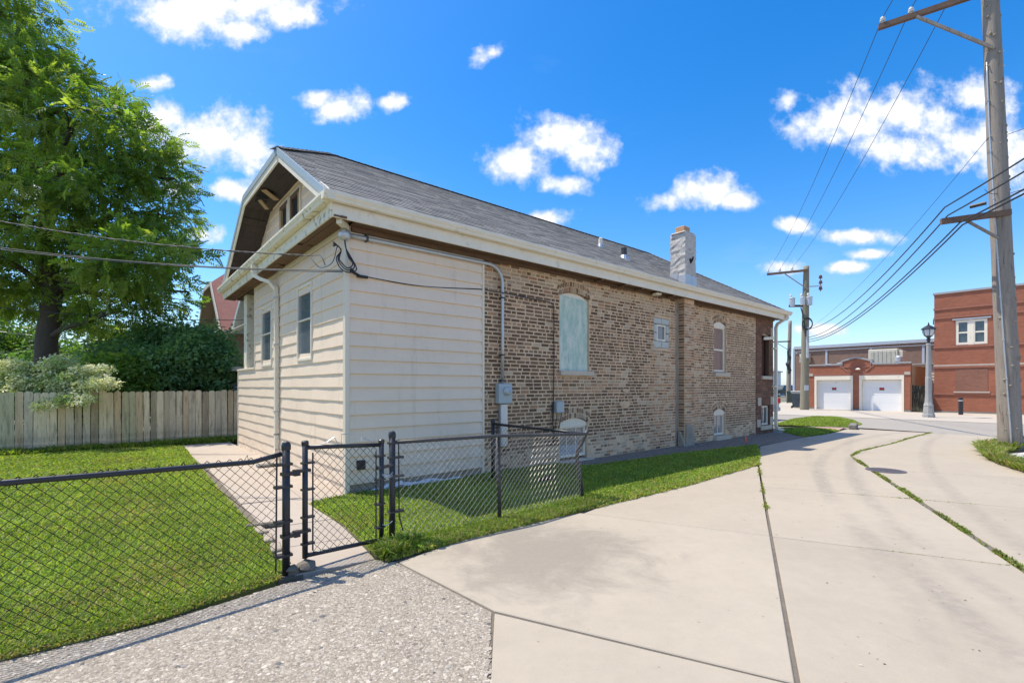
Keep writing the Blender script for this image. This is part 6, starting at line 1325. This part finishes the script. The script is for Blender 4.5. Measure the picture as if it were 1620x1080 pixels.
cable('pale service wire to the blue trimmed neighbour house, in front of the big tree', [sagline(hw(1.3,12.5,3.9), Vector((-19,12.5,4.4)), .35)], .011, ALUWIRE, 'service_wire', 'service wires to the neighbours')
cable('low pale service wires crossing the tree toward the red roofed house', [sagline(hw(1.3,17.9,3.95), Vector((-22,16,4.0)), .25), sagline(hw(1.3,17.9,3.75), Vector((-22,16,4.25)), .6)], .013, GALV, 'service_wire', 'service wires to the neighbours')
# ------------------------------------------------------------------ trees and shrubs
LEAF = leaf_mat('tree_leaves', .55, .45, (1.35, 1.5, .5)); LEAFB = leaf_mat('dark_leaves', .45, .5, (1.1, 1.35, .7)); LEAFP = leaf_mat('pale_leaves', .3, .55, (1.1, 1.1, .8))
BARK = simple('grey_brown_bark', (.085,.068,.052), .9, .4, 5, (1,1,.4), bmp=.7, bscale=22)
def frond_mesh(pairs, length, lw, droop):
    """a compound leaf: rachis along +x, leaflets in pairs, drooping; (verts, tris)"""
    V = []; F = []
    for i in range(pairs*2+1):
        k = min(i//2, pairs-1); t = (k+.8)/pairs if i < pairs*2 else 1.0; side = (1 if i % 2 else -1) if i < pairs*2 else 0
        x = length*t*(1-.12*t*droop); z = -droop*length*.55*t*t; ll = length*.42*(1-.35*abs(t-.45)); a = 1.0 if side else 0
        dx, dy = (math.cos(a)*ll, side*math.sin(a)*ll) if side else (ll, 0); px, py = -dy/ll*lw, dx/ll*lw; dz = -ll*.45
        b = len(V); V += [(x,0,z),(x+dx*.45+px,dy*.45+py,z+dz*.35+.01),(x+dx,dy,z+dz),(x+dx*.45-px,dy*.45-py,z+dz*.35-.01)]; F += [(b,b+1,b+2),(b,b+2,b+3)]
    return np.array(V, np.float32), np.array(F)
def broad_mesh(n, r, lw):
    """a spray of broad leaves on a short twig"""
    V = []; F = []; q = random.Random(3)
    for i in range(n):
        a = q.uniform(0, 6.28); t = q.uniform(.1,1)*r; x, y, z = math.cos(a)*t*.8, math.sin(a)*t*.8, q.uniform(-.4,.4)*r; a2 = a+q.uniform(-.8,.8); L = lw*2.1; dx, dy, dz = math.cos(a2)*L, math.sin(a2)*L, -L*q.uniform(.1,.8); px, py = -math.sin(a2)*lw*.7, math.cos(a2)*lw*.7
        b = len(V); V += [(x,y,z),(x+dx*.5+px,y+dy*.5+py,z+dz*.4+.02),(x+dx,y+dy,z+dz),(x+dx*.5-px,y+dy*.5-py,z+dz*.4-.01)]; F += [(b,b+1,b+2),(b,b+2,b+3)]
    return np.array(V, np.float32), np.array(F)
def place_leaves(name, unit, P, D, S, cols, m, parent, seed=1):
    """copies of one leaf spray at P, pointing along D (horizontal direction), scaled S, coloured cols"""
    V, F = unit; k = len(P); q = np.random.RandomState(seed); yaw = np.arctan2(D[:,1], D[:,0]); pit = np.clip(-D[:,2]*.8, -1.2, 1.2)+q.normal(.25,.5,k); rol = q.normal(0,.8,k)
    X = V[None,:,0]*S[:,None]; Y = V[None,:,1]*S[:,None]; Z = V[None,:,2]*S[:,None]
    Y, Z = Y*np.cos(rol)[:,None]-Z*np.sin(rol)[:,None], Y*np.sin(rol)[:,None]+Z*np.cos(rol)[:,None]
    X, Z = X*np.cos(pit)[:,None]+Z*np.sin(pit)[:,None], -X*np.sin(pit)[:,None]+Z*np.cos(pit)[:,None]
    X, Y = X*np.cos(yaw)[:,None]-Y*np.sin(yaw)[:,None], X*np.sin(yaw)[:,None]+Y*np.cos(yaw)[:,None]
    W = np.stack([X+P[:,0:1], Y+P[:,1:2], Z+P[:,2:3]], -1).reshape(-1, 3); FF = (F[None]+np.arange(k)[:,None,None]*len(V)).reshape(-1)
    o = np_mesh(name, W, FF, np.full(k*len(F), 3), m, np.repeat(cols, len(V), 0)); o.parent = parent; o['kind'] = 'stuff'; return o
def make_tree(name, label, cat, base, trunk, blobs, unit, nleaf, pal, m, r0, seed, clump=14, spread=.42, size=(.8,1.25), group=None, limbs=True, up=.15, shell=.55, trunkmat=BARK):
    q = np.random.RandomState(seed); base = Vector(base); t = thing(name, label, cat, base, 0, group)
    C = np.array([b_[0] for b_ in blobs], float)-np.array(base); R = np.array([b_[1] for b_ in blobs], float)
    w = (R[:,0]*R[:,1]*R[:,2])**.72; nc = max(8, nleaf//clump); ci = q.choice(len(blobs), nc, p=w/w.sum())
    d = q.normal(size=(nc,3)); d /= np.linalg.norm(d, axis=1)[:,None]; rad = (shell+(1-shell)*q.rand(nc)**.7)*np.where(q.rand(nc) < .22, .6, 1)
    CC = C[ci]+d*R[ci]*rad[:,None]*(1+.16*np.sin(ci*1.7+d[:,:1].ravel()*5))[:,None]
    ii = np.repeat(np.arange(nc), clump); k = len(ii); off = q.normal(0, spread, (k,3))*np.array((1,1,.55)); P = CC[ii]+off
    D = d[ii]*.6+off/spread*.5; D[:,2] += up; D /= np.linalg.norm(D, axis=1)[:,None]+1e-6
    pal = np.array(pal); cols = pal[q.randint(0, len(pal), nc)][ii]*(.72+.5*q.rand(k,1)); S = q.uniform(size[0], size[1], k)
    place_leaves('foliage', unit, P, D, S, cols, m, t, seed)
    b = MB(); tp = [Vector(p)-base for p in trunk]; n = len(tp); b.tube(tp, [r0*(1-.55*i/(n-1)) for i in range(n)], 12); b.build('trunk', trunkmat, t, True)
    if limbs:
        for bi in range(len(blobs)):
            c = Vector(C[bi]); s = tp[min(n-1, 1+int(q.rand()*(n-1)))]; s = min(tp[1:], key=lambda p: (p-c).length+max(0, p.z-c.z)*2); mid = s.lerp(c, .5)+Vector((q.uniform(-.3,.3), q.uniform(-.3,.3), q.uniform(.0,.5)))
            L = (c-s).length; b = MB(); rr = min(r0*.5, .03+.022*L); b.tube([s, s.lerp(mid,.5)+Vector((0,0,.12)), mid, mid.lerp(c,.6), c], [rr, rr*.85, rr*.65, rr*.45, rr*.25], 8)
            cl = CC[ci == bi]
            for j in range(min(9, len(cl))):
                e = Vector(cl[j*len(cl)//9 if len(cl) > 9 else j]); st = mid.lerp(c, q.uniform(.1,1)); b.tube([st, st.lerp(e,.5)+Vector((0,0,.12)), e], [rr*.32, rr*.2, .008], 5)
            b.build('limb', trunkmat, t, True)
    return t
def bl(u, v, Y, ru, rv, ry=None): s = Y/FOC; return (sp(u, v, Y), (ru*s, ry if ry else ru*s, rv*s))
TB = (-15.9, 16.2, 0)
crown = [bl(10,70,16,70,60),bl(60,130,15.5,80,65),bl(120,195,15,85,55),bl(185,195,16,55,45),bl(225,245,15.5,62,45),bl(262,285,16,44,42),bl(40,240,16.5,85,60),bl(120,285,14.5,80,50),
         bl(205,330,15.5,75,50),bl(268,345,16.5,42,34),bl(272,400,16,44,34),bl(225,415,14.5,75,48),bl(120,385,16,80,42),bl(25,350,14.5,75,55),bl(30,450,16,70,42),bl(190,490,15.5,62,40),bl(258,470,16.5,48,30),bl(300,462,17,20,18),
         bl(-70,60,16,90,80),bl(-90,220,15,100,80),bl(-110,380,15,100,80),bl(60,470,18,60,50),bl(130,500,17,50,30),bl(-40,-60,16,110,80),bl(-160,-80,17,120,90)]
PALT = [(.22,.31,.058),(.275,.355,.072),(.175,.265,.052),(.35,.41,.10),(.13,.21,.046)]
make_tree('big_tree', 'tall feathery compound-leaved tree behind the board fence, largest tree at the left', 'tree', TB, [TB, (-15.8,16.2,1.6), (-15.7,16.1,3.1), (-15.4,16.0,4.6), (-15.5,15.8,6.4), (-15.2,15.8,8.5), (-15.6,15.9,10.5)], crown, frond_mesh(5, .36, .026, .8), 15500, PALT, LEAF, .36, 11, clump=19, spread=.215, shell=.55, size=(.75,1.2))
T2B = (-11.2, 15.6, 0)
make_tree('small_tree', 'dark bushy tree with broad bluish leaves left of the porch, below the red roof', 'tree', T2B, [T2B, (-11.2,15.6,.8), (-11.1,15.5,1.6), (-11.0,15.5,2.4)],
    [bl(325,556,15.4,36,26),bl(290,580,14.6,52,34),bl(350,592,14.8,22,22),bl(235,590,15,44,30),bl(300,535,16,30,26),bl(265,550,16,40,30),bl(200,575,15.5,36,34)], broad_mesh(12, .34, .050), 3300, [(.15,.27,.10),(.19,.31,.11),(.12,.23,.085),(.23,.34,.12)], LEAFB, .12, 21, clump=9, spread=.26, shell=.4)
S1 = (-11.4, 12.2, 0)
sprays = []      # long arching sprays reaching out over the boards
for (u0, v0, u1, v1, Y0_, Y1_) in ((70,628,8,572,11.9,11.6),(70,628,-50,590,11.9,11.4),(75,625,40,578,11.9,11.7),(80,625,100,572,11.9,11.7),(80,628,150,582,11.9,11.5),(85,630,165,603,11.8,11.3),(70,630,20,628,11.8,11.0),(80,632,75,636,11.8,10.9),(85,632,128,628,11.8,11.0),(60,630,-40,622,11.8,11.0),(75,620,68,592,11.9,11.8),(78,622,120,598,11.8,11.4),(72,622,30,600,11.8,11.4)):
    for k in range(1, 6):
        t = k/5; sprays.append(bl(u0+(u1-u0)*t, v0+(v1-v0)*(1-(1-t)**2) + 5*t*t, Y0_+(Y1_-Y0_)*t, 13-6*t, 9-5*t))
make_tree('variegated_shrub', 'pale cream-green variegated shrub spilling over the top of the board fence', 'shrub', S1, [S1, (-11.35,12.1,.7), (-11.2,11.95,1.2), (-11.15,11.9,1.45)], sprays, broad_mesh(12, .13, .024), 2900, [(.72,.72,.42),(.60,.64,.32),(.76,.75,.54),(.44,.55,.20),(.32,.44,.15)], LEAFP, .05, 31, clump=9, spread=.09, shell=.2, up=.5, limbs=False)
for i, (u, Y, w, h, lb) in enumerate(((185,13.6,40,30,'leafy green bush behind the fence between the pale shrub and the navy umbrella'),(60,19,75,38,'shaded dark bush behind the big tree trunk'),(-60,18.5,80,50,'large shaded bush at the left frame edge behind the fence'),(150,20,60,34,'shaded bush right of the big tree trunk, far back in the yard'))):
    c = sp(u, 612, Y); make_tree('bush', lb, 'bush', (c[0], c[1], 0), [(c[0],c[1],0), (c[0],c[1],.6), (c[0],c[1],1.2)], [bl(u,600,Y,w*.7,h),bl(u-w*.5,612,Y+.4,w*.5,h*.8),bl(u+w*.5,610,Y-.3,w*.5,h*.8),bl(u,635,Y-.2,w*.8,h*.8)], broad_mesh(12, .28, .05), 2400, PALT[:3] if i == 0 else [(.12,.21,.05),(.15,.25,.06)], LEAF if i == 0 else LEAFB, .06, 41+i, clump=9, spread=.25, shell=.3, limbs=False, group='bushes behind the board fence')
# far trees and hedges that close the view between the trunks
for i, (u, Y, w, h, v) in enumerate(((20,34,70,60,560),(110,36,70,40,575),(200,33,60,50,560),(-120,30,120,120,500),(285,38,60,40,570))):
    c = sp(u, 612, Y); make_tree('far_tree', ('bushy green tree far behind the big trunk at left', 'low far tree seen through the gap right of the big trunk', 'far dark tree behind the lower limbs of the big tree', 'far tree outside the left frame edge', 'far tree behind the small dark tree')[i], 'tree', (c[0], c[1], 0), [(c[0],c[1],0), (c[0],c[1],1.2), (c[0],c[1],2.6)], [bl(u,v,Y,w*.7,h*.7),bl(u-w*.5,v+15,Y+.6,w*.5,h*.6),bl(u+w*.5,v+12,Y-.6,w*.5,h*.6),bl(u,v+40,Y,w,h*.6)], broad_mesh(12, .5, .10), 1800, [(.11,.19,.045),(.15,.23,.055),(.09,.16,.04)], LEAF, .16, 61+i, clump=9, spread=.5, shell=.3, limbs=False, group='far trees behind the yard')
# leafy weeds at the gate post
wd = []
for i, (u, v, s) in enumerate(((632,868,.10),(610,872,.08),(660,872,.08),(600,866,.05))):
    c = gp(u, v); t = thing('weed', ('leafy weed clump at the foot of the gate latch post, biggest of four', 'low leafy weed just left of the latch post foot', 'low dry leafy weed right of the latch post by the apron', 'tiny weed at the end of the gate walk')[i], 'weed', (c[0], c[1], 0), 0, 'weeds at the gate'); q = np.random.RandomState(80+i); k = 26
    P = q.normal(0, s*.55, (k,3)); P[:,2] = np.abs(P[:,2])*.8+.02; D = P/np.linalg.norm(P, axis=1)[:,None]; place_leaves('leaves', broad_mesh(5, .04, .012), P, D, q.uniform(.7,1.2,k), np.array(PAL)[q.randint(0,5,k)], LEAF, t, 90+i)
